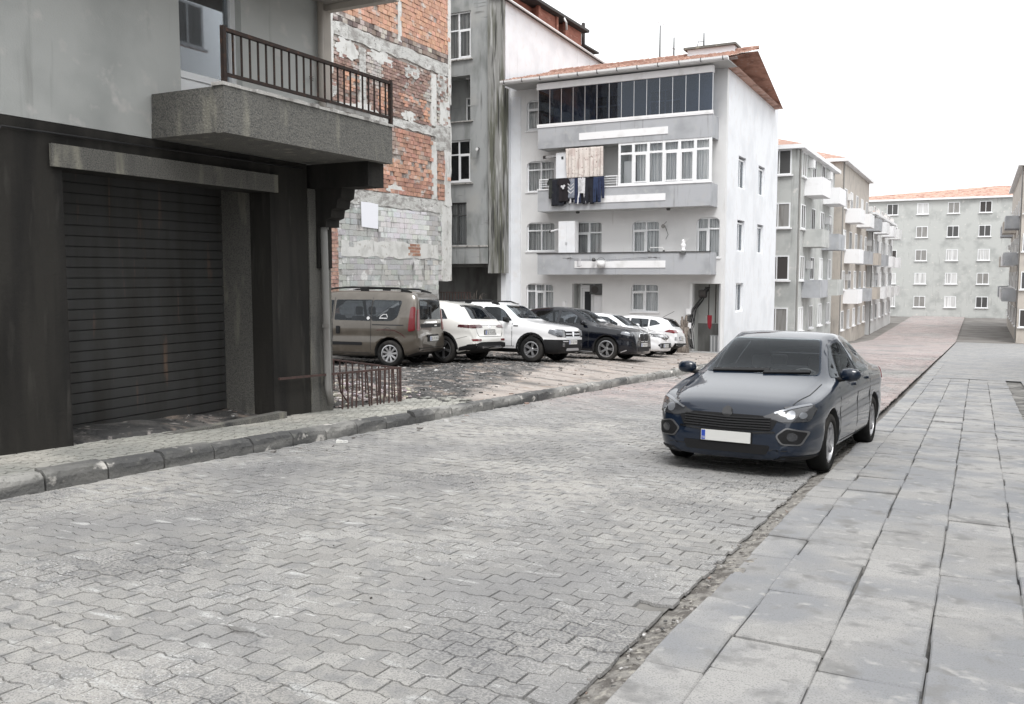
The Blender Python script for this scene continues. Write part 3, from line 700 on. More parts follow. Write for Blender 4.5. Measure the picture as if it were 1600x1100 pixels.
for z in (5.94, 8.82, 11.66): MB().box(-23.3, -21.3, YG-.1, YG-.002, z, z+.05).build('ledge', 'conc_edge', Gb)
pvc_window(Gb, -22.75, -21.42, 11.75, 13.87, YG, 2, .62, .1, 'curtain', sash=[1])
pvc_window(Gb, -22.75, -21.48, 6.07, 7.99, YG, 2, .66, .1, None, sash=[1])
pvc_window(Gb, -22.75, -21.70, 3.08, 5.08, YG, 2, .7, .16, 'curtain', frame='steel_dark')
g = MB().box(-25, -21.46, YG+.9, YG+1.0, 8.88, 10.96).box(-25, -21.46, YG+.3, YG+.9, 10.96, 11.05).box(-21.46, -21.36, YG+.301, YG+1.0, 8.88, 10.96).box(-22.75, -21.46, YG+.3, YG+.9, 8.78, 8.88); g.build('loggia', 'grey_render', Gb)
pvc_window(Gb, -22.15, -21.62, 8.95, 10.1, YG+.82, 1, .68, .02, 'curtain_dim')
MB().lathe([(.0, 0), (.1, 0), (.1, -.05), (0, -.06)], (-21.9, YG+.55, 10.955), n=12).build('ceiling_lamp', 'white_band', Gb)
g = MB().box(-27, -19.9, YG+3.0, YG+3.2, -2.2, 2.2).box(-27, -19.9, YG+.3, YG+3.0, 2.05, 2.199).box(-20.2, -20.001, YG+.31, YG+3., -2.2, 2.05); g.build('passage', 'grey_dark', Gb)
# roof edge, gutter and brick attic of the grey building
m = MB(); m.add([(-20.3, YG-.3, 14.23), (-19.55, YG-.3, 14.17), (-19.55, 49.6, 13.70), (-20.3, 49.6, 13.76), (-20.3, YG-.3, 14.29), (-19.55, YG-.3, 14.23), (-19.55, 49.6, 13.76), (-20.3, 49.6, 13.82)], [(0, 3, 2, 1), (4, 5, 6, 7), (0, 1, 5, 4), (1, 2, 6, 5), (2, 3, 7, 6), (3, 0, 4, 7)]); m.build('roof_edge', 'roof_dark', Gb)
MB().tube([(-19.5, YG-.3, 14.16), (-19.5, 49.6, 13.69)], .05, 8).build('gutter', 'gutter_white', Gb, smooth=True)
for q in ((-24, -21.5, 44.4, 46.6, 13.5, 15.95), (-24, -21.5, 47.9, 50.2, 13.5, 15.95), (-24, -21.9, 40.5, 44.39, 13.5, 15.95)): MB().box(*q).build('attic_wall', 'red_brick_far', Gb)
for y in (44.35, 46.65, 47.85): MB().box(-21.6, -21.42, y-.12, y+.12, 13.5, 15.98).build('attic_post', 'red_brick_far', Gb)
MB().box(-24.5, -21.15, 40, 50.6, 16.0, 16.15).build('attic_roof', 'roof_dark', Gb)
MB().box(-24, -21.9, 50.7, 52.6, 13.3, 15.3).build('attic_wall', 'red_brick_far', Gb)
MB().box(-24.5, -21.5, 50.71, 53.0, 15.32, 15.42).build('attic_roof', 'roof_dark', Gb)
MB().box(-21.75, -21.6, 50.8, 51.0, 15.43, 16.7).build('chimney', 'roof_dark', Gb)
MB().tube([(-21.2, 47.0, 15.98), (-21.1, 47.1, 15.75), (-21.3, 47.6, 15.5)], .06, 8).build('gutter_bend', 'gutter_white', Gb, smooth=True)
MB().box(-20.6, -19.75, 36.9, 37.3, 14.61, 14.9).build('cap', 'grey_render', Gb)
S = thing('security_camera', 'small dark security camera on the grey wall by the mossy corner', 'camera', (-21.0, YG-.02, 7.45))
MB().box(-21.03, -20.97, YG-.1, YG-.002, 7.5, 7.56).build('bracket', 'steel_dark', S)
MB().tube([(-21.0, YG-.06, 7.53), (-20.9, YG-.34, 7.47)], .07, 10).build('housing', 'steel_dark', S, smooth=True)
MB().lathe([(.0, .0), (.072, 0), (.072, .03), (0, .05)], (-20.9, YG-.38, 7.47), 'y', 12).build('lens', 'gutter_white', S)
pr = thing('passage_railing', 'faded pink iron railing beside the dark ground-floor passage', 'railing', (-22.2, YG-.5, gz(36.5)))
zt = .86
MB().box(-23.2, -21.2, YG-.53, YG-.49, zt-.03, zt).build('rail', 'red_iron', pr); MB().box(-23.2, -21.2, YG-.53, YG-.49, -.3, -.27).build('rail', 'red_iron', pr)
for k in range(13): MB().box(-23.15+k*.16, -23.12+k*.16, YG-.525, YG-.495, -.27, zt-.031).build('baluster', 'red_iron', pr)
random.seed(5); pl = thing('dry_shrub', 'bare tangled shrub growing by the passage railing', 'shrub', (-20.9, YG-.6, gz(36.5)))
m = MB()
for k in range(46):
    a = random.uniform(0, 6.28); r = random.uniform(.1, .75); h = random.uniform(.8, 2.5)
    m.tube([(-20.9+.1*math.cos(a), YG-.6, gz(36.5)+.1), (-20.9+r*.6*math.cos(a), YG-.6+r*.3*math.sin(a), gz(36.5)+h), (-20.9+r*math.cos(a), YG-.6+.4*r*math.sin(a), gz(36.5)+h+random.uniform(-.3, .2))], [.014, .009, .004], 4)
m.build('twigs', 'bark', pl)

# ================================================================ white apartment building with grey balconies
W = thing('apartment_building', 'white apartment block with grey balconies and red tiled roof', 'building', (-14.5, 40, gz(38)))
YB, YW = 36.7, 37.8; X0, X1 = -19.74, -9.6
wins = [(-18.91, -17.5, 8.3, 9.67, 2, 'curtain_dim', .25, [0]), (-18.9, -17.5, 5.51, 6.9, 2, 'curtain_dim', .25, None), (-18.9, -17.45, 2.76, 4.09, 2, 'curtain_dim', .25, None),
        (-16.4, -15.12, 2.3, 4.06, 2, 'curtain_dim', .25, [0]), (-13.7, -12.44, 2.6, 4.02, 2, 'curtain_dim', .25, [0]), (-10.8, -9.8, 2.4, 4.09, 2, 'curtain_dim', .25, [0]),
        (-18.93, -17.51, 0., 1.26, 3, 'curtain', .25, [1]), (-13.72, -12.45, .03, 1.28, 2, 'curtain', .25, [0]),
        (-16.3, -15.1, 5.2, 7.0, 2, 'curtain_dim', 0, None), (-15.6, -14.3, 7.9, 9.6, 2, 'curtain_dim', .25, None), (-13.0, -11.6, 7.9, 9.6, 2, 'curtain_dim', .25, None)]
holes = [w_[:4] for w_ in wins]+[(-16.57, -15.09, -2.0, 1.27), (-10.91, -9.72, -2.1, 1.29)]
g = MB(); wall_holes(g, 'y', YW, YW+.25, X0, X1, -2.4, 10.2, holes); g.build('front_wall', 'white_wall_warm', W)
MB().box(X0+.005, -19.2, YW-.05, YW-.002, -2.3, 9.9).build('pilaster', 'white_wall', W)
for x0, x1, z0, z1, c, cu, ch, sa in wins: pvc_window(W, x0, x1, z0, z1, YW, c, .72, .12, cu, ch, sash=sa)
g = MB(); wall_holes(g, 'x', X1-.25, X1-.002, YW+.251, 48.5, -2.5, 10.2, [(40, 41.4, .0, 1.3), (40, 41.4, 2.7, 4.1), (40, 41.4, 5.5, 6.9), (44, 45.4, 2.7, 4.1), (44, 45.4, 5.5, 6.9)]); g.build('side_wall', 'white_wall', W)
for yy, zz in ((40, .0), (40, 2.7), (40, 5.5), (44, 2.7), (44, 5.5)):
    f = MB().box(X1-.17, X1-.1, yy, yy+.07, zz, zz+1.3).box(X1-.17, X1-.1, yy+1.33, yy+1.4, zz, zz+1.3).box(X1-.17, X1-.1, yy+.07, yy+1.33, zz, zz+.07).box(X1-.17, X1-.1, yy+.07, yy+1.33, zz+1.23, zz+1.3).box(X1-.165, X1-.105, yy+.67, yy+.73, zz+.07, zz+1.23).build('window', 'pvc', W)
    MB().box(X1-.14, X1-.135, yy+.07, yy+1.33, zz+.07, zz+1.23).build('pane', 'window_glass', f); MB().box(X1-.4, X1-.36, yy-.1, yy+1.5, zz-.1, zz+1.4).build('room', 'dark_room', f)
BX0, BX1 = -17.8, -9.93
for i, (zb, zt) in enumerate(((1.68, 2.6), (4.5, 5.44), (7.28, 8.2))):
    b = MB().box(BX0, BX1, YB, YB+.13, zb, zt).build('balcony_fascia', 'balcony_grey', W)
    MB().box(BX0, BX0+.13, YB+.131, YW-.002, zb, zt).build('balcony_end', 'balcony_grey', W)
    MB().box(BX1-.13, BX1, YB+.131, YW-.002, zb, zt).build('balcony_end', 'balcony_grey', W)
    MB().box(BX0+.131, BX1-.131, YB+.131, YW-.002, zb+.004, zb+.17).build('balcony_slab', 'soffit', W)
    MB().box(BX0-.03, BX1+.03, YB-.03, YB+.16, zt+.002, zt+.05).build('coping', ('steel_dark' if i == 0 else 'white_band'), W)
for x0, x1, z0, z1 in ((-15.97, -11.8, 1.97, 2.27), (-15.3, -11.84, 4.79, 5.08), (-15.79, -11.77, 7.53, 7.83)):
    MB().box(x0, x1, YB-.025, YB-.002, z0, z1).build('white_panel', 'white_band', W)
# third-floor smoked glass screen
x0, x1 = BX0, BX1; npan = 14
MB().box(x0-.04, x1+.02, YB-.03, YB+.16, 8.255, 8.35).build('screen_sill', 'white_band', W)
MB().box(x0-.04, x1+.02, YB-.05, YB+.2, 9.86, 10.13).build('screen_head', 'white_band', W)
for k in range(npan):
    a, b = lerp(x0, x1, k/npan), lerp(x0, x1, (k+1)/npan)
    MB().box(a+.012, b-.012, YB+.05, YB+.062, 8.352, 9.858).build('glass_panel', 'dark_glass', W)
    MB().box(a-.012, a+.012, YB+.045, YB+.067, 8.352, 9.858).build('panel_profile', 'alu', W)
MB().box(x1-.012, x1+.012, YB+.045, YB+.067, 8.352, 9.858).build('panel_profile', 'alu', W)
MB().box(x0+.02, x0+.032, YB+.08, YW-.01, 8.3, 9.86).build('glass_panel', 'dark_glass', W)
# second-floor glazed balcony
gx0 = -13.97; cols = 6; xs = [lerp(gx0, BX1, k/cols) for k in range(cols+1)]
m = MB(); zb, zt = 5.493, 7.275
for k, x in enumerate(xs): m.box(x-.06 if k else x, x+.06 if k < cols else x, YB+.02, YB+.1, zb, zt) if 0 < k < cols else m.box(x-(0 if k == 0 else .1), x+(.1 if k == 0 else 0), YB+.02, YB+.1, zb, zt)
for a, b in zip(xs, xs[1:]):
    for z in (zb, 6.78, zt-.09): m.box(a+.061, b-.061, YB+.025, YB+.095, z+.001, z+.089)
gl = m.build('balcony_glazing', 'pvc', W)
for k, (a, b) in enumerate(zip(xs, xs[1:])):
    MB().box(a+.05, b-.05, YB+.058, YB+.064, zb+.08, 6.79).build('pane', 'window_glass', gl); MB().box(a+.05, b-.05, YB+.058, YB+.064, 6.86, zt-.08).build('pane', 'window_glass', gl)
    if k in (1, 3, 4):
        s = MB(); q = .05
        s.box(a+.062, a+.062+q, YB, YB+.019, zb+.09, 6.78).box(b-.062-q, b-.062, YB, YB+.019, zb+.09, 6.78).box(a+.062+q, b-.062-q, YB, YB+.019, zb+.09, zb+.09+q).box(a+.062+q, b-.062-q, YB, YB+.019, 6.78-q, 6.78); s.build('sash', 'pvc', gl)
c = MB(); n = 150
for i in range(n+1):
    x = lerp(gx0+.75, BX1-.05, i/n); d = .03*math.sin(i*1.1)+.02*math.sin(i*.47+1)
    c.v += [(x, YB+.3+d, zb), (x, YB+.3+d*.6, zt)]
for i in range(n): c.f.append((2*i, 2*i+2, 2*i+3, 2*i+1)); c.m.append(0); c.a.append(0)
c.build('net_curtain', 'curtain', gl, smooth=True)
MB().box(gx0+.12, gx0+.55, YB+.4, YB+.9, 5.5, 6.55).build('fridge', 'white_band', gl)
MB().box(gx0+.02, gx0+.06, YB+.12, YW-.002, 5.45, 7.275).build('balcony_partition', 'soffit', W)
# white rails of the open part
rl = MB().box(BX0+.05, gx0-.01, YB+.04, YB+.07, 5.90, 5.94).build('balcony_rail', 'pvc', W)
for z in (5.60, 5.70, 5.80): MB().box(BX0+.05, gx0-.01, YB+.045, YB+.065, z, z+.022).build('bar', 'pvc', rl)
for x in (BX0+.06, -16.5, -15.2, gx0-.08): MB().box(x, x+.03, YB+.041, YB+.069, 5.49, 5.90).build('post', 'pvc', rl)
# roof
yE, zE, yR, zR = 36.3, 10.36, 41.5, 11.74
rx0, rx1 = -19.45, -9.2
m = MB(); m.add([(rx0, yE, zE-.1), (rx1, yE, zE-.1), (rx1, yR, zR-.1), (rx0, yR, zR-.1), (rx1, 47.5, zE-.3), (rx0, 47.5, zE-.3)], [(0, 1, 2, 3), (3, 2, 4, 5), (0, 5, 4, 1)]); rf = m.build('roof', 'tile_red', W)
t = MB(); nc, nr = 52, 15; th = (rx1-rx0)/nc
for r in range(nr):
    a, b = r/nr, (r+1.12)/nr
    for k in range(nc):
        x = rx0+k*th; dz = random.gauss(0, .012); vs = []
        for tt, h in ((a, .045), (b, .012)):
            yy, zz = lerp(yE, yR, tt), lerp(zE, zR, tt)
            for q in range(5):
                ang = math.pi*q/4; vs.append((x+th/2-th*.5*math.cos(ang), yy, zz-.06+h+dz+.055*math.sin(ang)))
        t.add(vs, [(q, q+1, q+6, q+5) for q in range(4)]+[(4, 3, 2, 1, 0)], 0, random.random())
stuff(t.build('tile_field', 'tile_red', rf, colattr='var'))
m = MB()
for k in range(34):
    x = lerp(rx0, rx1, k/34); m.tube([(x, yR, zR+.02+random.gauss(0, .015)), (x+.34, yR, zR+.05)], .09, 7)
m.build('ridge_tiles', 'tile_red', rf)
MB().box(rx0+.02, rx1-.02, yE+.05, YW-.01, 10.2, 10.225).build('eaves_soffit', 'soffit', W)
MB().box(rx0, rx1, yE-.02, yE+.045, 10.18, 10.30).build('eaves_board', 'gutter_white', W)
m = MB()
for i in range(7): pass
P = [(yE-.14, 10.33), (yE-.13, 10.25), (yE-.08, 10.20), (yE-.03, 10.22), (yE-.022, 10.33), (yE-.04, 10.33), (yE-.045, 10.25), (yE-.08, 10.225), (yE-.115, 10.255), (yE-.125, 10.33)]
m.prism(P, 'x', rx0, rx1); gt = m.build('gutter', 'gutter_white', W)
for k in range(12):
    x = lerp(rx0+.2, rx1-.2, k/11); MB().box(x-.015, x+.015, yE-.15, yE-.018, 10.19, 10.345).build('gutter_bracket', 'steel_dark', gt)
MB().box(rx0, rx0+.03, yE, 41.4, 10.23, 10.30).build('verge', 'gutter_white', W)
MB().box(-12.35, -10.2, 41.2, 42, 11.5, 11.95).build('chimney', 'white_wall', W); MB().box(-12.5, -10.1, 41.05, 42.1, 11.951, 12.05).build('chimney_cap', 'conc_dark', W)
# ground floor door recess and service entrance
MB().box(-16.57, -15.09, YW+.7, YW+.78, -2.2, 1.3).box(-16.65, -16.571, YW+.251, YW+.78, -2.2, 1.3).box(-15.089, -15.0, YW+.251, YW+.78, -2.2, 1.3).build('door_recess', 'stucco_pale', W)
dr = MB(); dr.box(-16.28, -15.75, YW+.55, YW+.62, -2., 1.05); dr = dr.build('door', 'pvc', W)
MB().box(-16.17, -15.86, YW+.54, YW+.549, -.15, .9).build('pane', 'dark_room', dr)
MB().box(-15.74, -15.66, YW+.53, YW+.63, -2, 1.24).box(-16.38, -16.29, YW+.53, YW+.63, -2, 1.24).box(-16.29, -15.74, YW+.53, YW+.63, 1.06, 1.2).build('door_frame', 'pvc', W)
MB().box(-15.6, -15.15, YW+.3, YW+.36, -1.9, .75).build('shutter_leaf', 'white_band', W)
MB().box(-10.91, -9.72, YW+.9, YW+.98, -.45, 1.35).box(-10.99, -10.911, YW+.251, YW+.98, -2.2, 1.35).box(-10.91, -9.72, YW+.251, YW+.9, 1.291, 1.35).build('entrance_recess', 'stucco_pale', W)
MB().box(-10.91, -9.72, YW+.88, YW+.98, -2.2, -.451).build('entrance_dado', 'grey_dark', W)
dr = MB().box(-10.35, -9.75, YW+.8, YW+.87, -2.1, -.95).build('metal_door', 'door_grey', W)
for k in range(4): MB().box(-10.3+k*.14, -10.27+k*.14, YW+.78, YW+.799, -2.05, -1.0).build('bar', 'gutter_white', dr)
MB().box(-11.03, -10.92, YW-.1, YW-.002, -.5, 1.29).build('service_post', 'gutter_white', W)
MB().tube([(-10.97, YW-.14, .0), (-10.99, YW-.15, -1.8)], .035, 6).build('conduit', 'pipe_grey', W)
# ---------------------------------------------------------------- small things on and around the white building
random.seed(21)
mat('fabric_cream', (.64, .59, .55), .95, layers=[((.2, .12, .1), (13., 13., 11.), .62, .66), ((.52, .44, .41), (5., 5., 2.), .5, .65)], bump=(90., .1, .005))
for n_, c_ in dict(cloth_black=(.012, .013, .02), cloth_navy=(.018, .025, .06), cloth_blue=(.025, .04, .09), cloth_grey=(.25, .27, .32), cloth_white=(.6, .6, .62), cloth_olive=(.03, .033, .03), cloth_dark=(.014, .011, .014)).items():
    mat(n_, c_, .95, layers=[(tuple(v*.6 for v in c_), 5., .5, .7)], bump=(60., .1, .005))
def cloth(name, outline, x, y, z, mt, label, cat, group=None, folds=.02, seed=0):
    """a hanging cloth: outline (x,z) from the line downwards, filled as a grid, gently folded, 4 mm thick"""
    bm = bmesh.new(); vs = [bm.verts.new((p[0], 0, p[1])) for p in outline]; bm.faces.new(vs); bm.normal_update()
    bmesh.ops.triangulate(bm, faces=bm.faces[:], ngon_method='EAR_CLIP')
    xs = [p[0] for p in outline]; zs = [p[1] for p in outline]
    for ax_, lo, hi in ((0, min(xs), max(xs)), (2, min(zs), max(zs))):
        c = lo+.055
        while c < hi-.01:
            no = (1, 0, 0) if ax_ == 0 else (0, 0, 1); co = (c, 0, 0) if ax_ == 0 else (0, 0, c)
            bmesh.ops.bisect_plane(bm, geom=bm.verts[:]+bm.edges[:]+bm.faces[:], plane_co=co, plane_no=no); c += .055
    for v in bm.verts:
        v.co.y = folds*math.sin(v.co.x*31+seed+2.2*math.sin(v.co.x*5.3+seed))*(.4-.8*v.co.z)+.012*nz(v.co.x, v.co.z, seed, 6)+folds*.5*math.sin(v.co.x*13+seed*2)
    r = bmesh.ops.extrude_face_region(bm, geom=bm.faces[:])
    for v in [q for q in r['geom'] if isinstance(q, bmesh.types.BMVert)]: v.co.y += .005
    bmesh.ops.recalc_face_normals(bm, faces=bm.faces[:])
    me = bpy.data.meshes.new(name); bm.to_mesh(me); bm.free(); me.materials.append(MATS[mt])
    me.polygons.foreach_set('use_smooth', [True]*len(me.polygons))
    o = obj(name, me); o.location = (x, y, z); return tag(o, label, cat, group)
TS = [(-.2, 0), (.2, 0), (.3, -.14), (.22, -.24), (.18, -.17), (.19, -.7), (-.19, -.7), (-.18, -.17), (-.22, -.24), (-.3, -.14)]
PT = [(-.17, 0), (.17, 0), (.2, -.4), (.19, -.95), (.05, -.95), (.0, -.35), (-.05, -.95), (-.19, -.95), (-.2, -.4)]
HD = [(-.2, -.62), (-.22, 0), (-.05, .02), (.0, -.05), (.05, .02), (.22, 0), (.2, -.62), (.27, -1.02), (.2, -1.04), (.12, -.6), (-.12, -.6), (-.2, -1.04), (-.27, -1.02)]
SK = [(-.25, 0), (.25, 0), (.28, -1.0), (-.28, -1.0)]
def sc2(P, a, b): return [(x*a, z*b) for x, z in P]
LY = YB-.12
items = [('shirt', sc2(TS, .85, 1.05), -16.98, 'cloth_olive', 'dark olive shirt at the left end of the washing line', 'shirt'),
 ('trousers', sc2(SK, .85, 1.0), -16.74, 'cloth_black', 'black skirt-like garment hanging beside the olive shirt', 'garment'),
 ('sweatshirt', sc2(TS, .9, 1.25), -16.46, 'cloth_dark', 'dark sweatshirt with pale front print on the washing line', 'sweatshirt'),
 ('shirt', sc2(TS, 1.05, 1.05), -16.10, 'cloth_grey', 'grey tee shirt with pale chevrons on the washing line', 'shirt'),
 ('shirt', sc2(SK, .42, .95), -15.80, 'cloth_navy', 'narrow navy garment between the grey and black-and-white shirts', 'garment'),
 ('sweatshirt', sc2(HD, .6, .95), -15.60, 'cloth_white', 'white hooded top hanging upside down on the washing line', 'top'),
 ('trousers', sc2(PT, 1.15, 1.05), -15.28, 'cloth_black', 'wide black trousers hanging right of the white top', 'trousers'),
 ('trousers', sc2(PT, .75, .98), -14.88, 'cloth_blue', 'blue trousers at the right end of the washing line', 'trousers'),
 ('trousers', sc2(PT, .6, .85), -14.68, 'cloth_navy', 'navy trousers partly behind the blue trousers', 'trousers')]
for i, (nm, P, x, mt, lab, cat) in enumerate(items):
    o = cloth(nm, sc2(P, 1.28, 1.16), x, LY-(.02*(i % 3)), 5.90-.02*(i % 2), mt, lab, cat, 'laundry on the second-floor balcony', seed=i*1.7)
    bo = Vector(o.location)
    if 'chevrons' in lab:
        for dz in (-.2, -.34, -.5): MB().prism([(x-.14, 5.88+dz), (x, 5.88+dz-.12), (x+.14, 5.88+dz), (x+.14, 5.88+dz-.05), (x, 5.88+dz-.17), (x-.14, 5.88+dz-.05)][::-1], 'y', LY-.075, LY-.07).build('chevron_print', 'cloth_white', o)
    if 'pale front' in lab:
        for dx, dz in ((-.06, -.35), (.05, -.33), (0., -.42)): MB().lathe([(0, -.002), (.055, -.002), (.055, .002)], (x+dx, LY-.085, 5.9+dz), 'y', 8).build('print', 'cloth_white', o)
for x, w_, h_, lab in ((-16.62, 1.0, 1.12, 'long black garment hanging behind the dark printed sweatshirt'), (-16.28, .8, 1.0, 'black garment filling the gap left of the grey tee shirt'), (-15.88, .8, 1.05, 'black garment just right of the grey tee shirt'), (-15.5, .7, 1.1, 'black garment hanging behind the white hooded top'), (-15.06, .9, 1.08, 'black garment between the black and the blue trousers')):
    cloth('garment', sc2(SK, w_, h_), x, LY+.035, 5.90, 'cloth_black', lab, 'garment', 'laundry on the second-floor balcony', seed=x*3)
for x, l_ in ((-16.18, 'left'), (-15.95, 'right')):
    cloth('sleeve_garment', sc2(SK, .22, .55), x, LY+.05, 5.35, 'cloth_white', l_+' one of two pale strips hanging lowest under the grey tee shirt', 'garment', 'pale strips under the laundry', seed=x)
cloth('hanging_curtain', [(-.89, 0), (.89, 0), (.88, -1.28), (.6, -1.3), (.3, -1.27), (0, -1.36), (-.3, -1.37), (-.6, -1.42), (-.83, -1.42)], -15.54, YB-.02, 7.2, 'fabric_cream', 'cream patterned curtain hung out above the laundry', 'curtain', folds=.06, seed=3)
MB().tube([(-17.2, LY-.02, 5.91), (-14.5, LY-.02, 5.91)], .012, 6).top('washing_line', 'cable', 'thin washing line along the second-floor balcony rail', 'washing line')
cab = thing('balcony_cabinet', 'tall white cabinet behind the washing on the second-floor balcony', 'cabinet', (-16.7, YB+.4, 5.45))
MB().box(-17.0, -16.4, YB+.2, YB+.6, 5.455, 7.08).build('carcass', 'white_band', cab); MB().box(-16.98, -16.42, YB+.18, YB+.199, 5.5, 7.05).build('door', 'white_wall', cab); MB().box(-16.72, -16.62, YB+.165, YB+.179, 6.78, 6.9).build('vent', 'dark_room', cab)
p = thing('wall_lamp', 'small tube lamp on the wall above the second-floor window', 'lamp', (-17.45, YW-.05, 6.95)); MB().tube([(-17.7, YW-.5, 6.98), (-17.1, YW-.5, 7.03)], .05, 8).build('tube', 'white_band', p); MB().lathe([(.0, -.1), (.07, -.1), (.07, .02), (0, .02)], (-17.7, YW-.5, 6.98), 'x', 10).build('cap', 'steel_dark', p)
MB().box(-17.4, -17.36, YW-.5, YW, 6.98, 7.01).build('arm', 'steel_dark', p)
cup = thing('balcony_cupboard', 'white two-door cupboard on the first-floor balcony', 'cupboard', (-16.45, YB+.4, 1.86))
MB().box(-16.86, -16.06, YB+.2, YB+.62, 1.86, 4.05).build('carcass', 'white_band', cup)
for a in (-16.845, -16.455): MB().box(a, a+.385, YB+.178, YB+.199, 1.9, 4.03).build('door', 'white_wall', cup)
for a in (-16.49, -16.43): MB().box(a-.012, a+.012, YB+.16, YB+.177, 3.0, 3.12).build('handle', 'alu', cup)
p = thing('wall_lamp', 'white strip lamp beside the first-floor cupboard', 'lamp', (-17.1, YB+.4, 3.7)); MB().tube([(-17.35, YB+.4, 3.62), (-16.87, YB+.4, 3.72)], .045, 8).build('tube', 'white_band', p); MB().lathe([(0, -.03), (.055, -.03), (.055, .04), (0, .04)], (-17.36, YB+.4, 3.62), 'x', 10).build('cap', 'steel_dark', p)
# first-floor washing line, bucket and bags in front of the fascia
ln = thing('clothes_line_rack', 'thin folding washing line outside the first-floor balcony wall', 'washing line', (-14, YB-.3, 2.3))
for dz in (0, .05): MB().tube([(-16.2, YB-.35, 2.38-dz), (-14.4, YB-.36, 2.29-dz), (-12.3, YB-.35, 2.42-dz)], .006, 5).build('wire', 'cable', ln)
for x in (-16.15, -12.2):
    MB().tube([(x, YB-.002, 2.42), (x+.02, YB-.42, 2.40)], .014, 6).build('arm', 'steel_dark', ln); MB().tube([(x-.25, YB-.36, 2.40), (x+.28, YB-.36, 2.37)], .01, 6).build('crossbar', 'steel_dark', ln)
bk = thing('bucket', 'pale bucket hung from the washing line on the first floor', 'bucket', (-14.6, YB-.3, 1.98))
MB().lathe([(0, 0), (.17, 0), (.21, .3), (.2, .3), (.16, .02), (0, .02)], (-14.6, YB-.3, 1.98), n=18).build('pail', 'gutter_white', bk, smooth=True)
MB().tube([(-14.8, YB-.3, 2.28), (-14.72, YB-.3, 2.38), (-14.6, YB-.3, 2.41), (-14.48, YB-.3, 2.38), (-14.4, YB-.3, 2.28)], .009, 5).build('handle', 'steel_dark', bk)
cloth('peg_bag', [(-.1, 0), (.1, 0), (.12, -.3), (.05, -.36), (-.1, -.34)], -15.62, YB-.34, 2.36, 'cloth_white', 'small white peg bag on the first-floor washing line', 'bag', seed=8)
MB().lathe([(0, -.09), (.07, -.08), (.1, -.02), (.06, .06), (0, .08)], (-14.98, YB-.2, 2.33), n=10).top('wall_light', 'steel_dark', 'round dark spotlight on the first-floor balcony wall', 'lamp', smooth=True)
rk = thing('rail_rack', 'small white rack on the first-floor balcony coping', 'rack', (-12.2, YB+.06, 2.65)); MB().tube([(-12.55, YB+.06, 2.655), (-12.5, YB+.06, 2.82), (-11.95, YB+.06, 2.82), (-11.9, YB+.06, 2.655)], .016, 6).build('hoop', 'gutter_white', rk)
for x in (-12.55, -11.9): MB().lathe([(0, 0), (.05, 0), (.05, .05), (0, .06)], (x, YB+.06, 2.653), n=8).build('foot', 'steel_dark', rk)
pg = thing('ornament', 'small white figurine standing on the first-floor balcony coping', 'ornament', (-11.06, YB+.06, 2.652))
MB().lathe([(0, 0), (.09, 0), (.1, .06), (.06, .1), (.1, .2), (.11, .28), (.05, .35), (.065, .4), (.06, .46), (0, .5)], (-11.06, YB+.06, 2.653), n=12).build('figure', 'white_band', pg, smooth=True); MB().lathe([(0, 0), (.14, 0), (.13, .05), (0, .05)], (-11.06, YB-.02, 2.55), n=10).build('base', 'steel_dark', pg)
for k in range(3): MB().tube([(-11.06, YB+.06, 2.9), (-11.0+.06*k, YB+.02, 3.12), (-10.98+.09*k, YB, 3.2)], .012, 5).build('spray', 'gutter_white', pg)
for x, z, lab in ((-16.1, 4.5, 'dark round lamp under the second balcony, above the cupboard'), (-11.9, 4.5, 'dark round lamp under the second balcony, near its right end')):
    MB().lathe([(0, -.1), (.07, -.09), (.1, -.03), (.07, .0), (.07, .002), (0, .002)], (x, YB+.6, z), n=12).top('ceiling_lamp', 'steel_dark', lab, 'lamp', 'lamps under the second balcony', smooth=True)
tp = thing('wall_bracket', 'bent metal bracket on the first-floor wall beside the window', 'bracket', (-12.2, YW-.1, 3.7)); MB().tube([(-12.3, YW, 3.85), (-12.2, YW-.25, 3.8), (-12.05, YW-.25, 3.95)], .02, 6).build('arm', 'pipe_grey', tp); MB().lathe([(0, 0), (.09, 0), (.05, .08), (0, .08)], (-12.2, YW-.27, 3.75), 'y', 10).build('head', 'pipe_grey', tp); MB().tube([(-12.2, YW-.02, 3.8), (-12.05, YW-.02, 3.4), (-12.15, YW-.02, 3.2)], .009, 5).build('cable', 'cable', tp)
MB().box(-17.0, -16.85, YW-.12, YW-.002, .2, .45).top('meter_box', 'white_band', 'small white meter box beside the ground-floor door', 'box')
ac = thing('air_conditioner', 'dark air conditioner unit above the ground-floor door', 'air conditioner', (-15.4, YW+.2, .75)); MB().box(-15.75, -15.12, YW+.12, YW+.42, .78, 1.2).build('casing', 'steel_dark', ac); MB().lathe([(0, 0), (.17, 0), (.17, -.02), (.14, -.03), (0, -.03)], (-15.5, YW+.118, .99), 'y', 16).build('fan_grille', 'roof_dark', ac)
mb_ = thing('mailbox', 'grey-green metal letter box by the ground-floor door', 'letter box', (-15.8, YW-.05, -.35)); MB().box(-16.05, -15.55, YW-.2, YW-.02, -.35, .0).build('box', 'pipe_grey', mb_); MB().box(-16.0, -15.6, YW-.21, YW-.201, -.08, -.05).build('slot', 'dark_room', mb_)
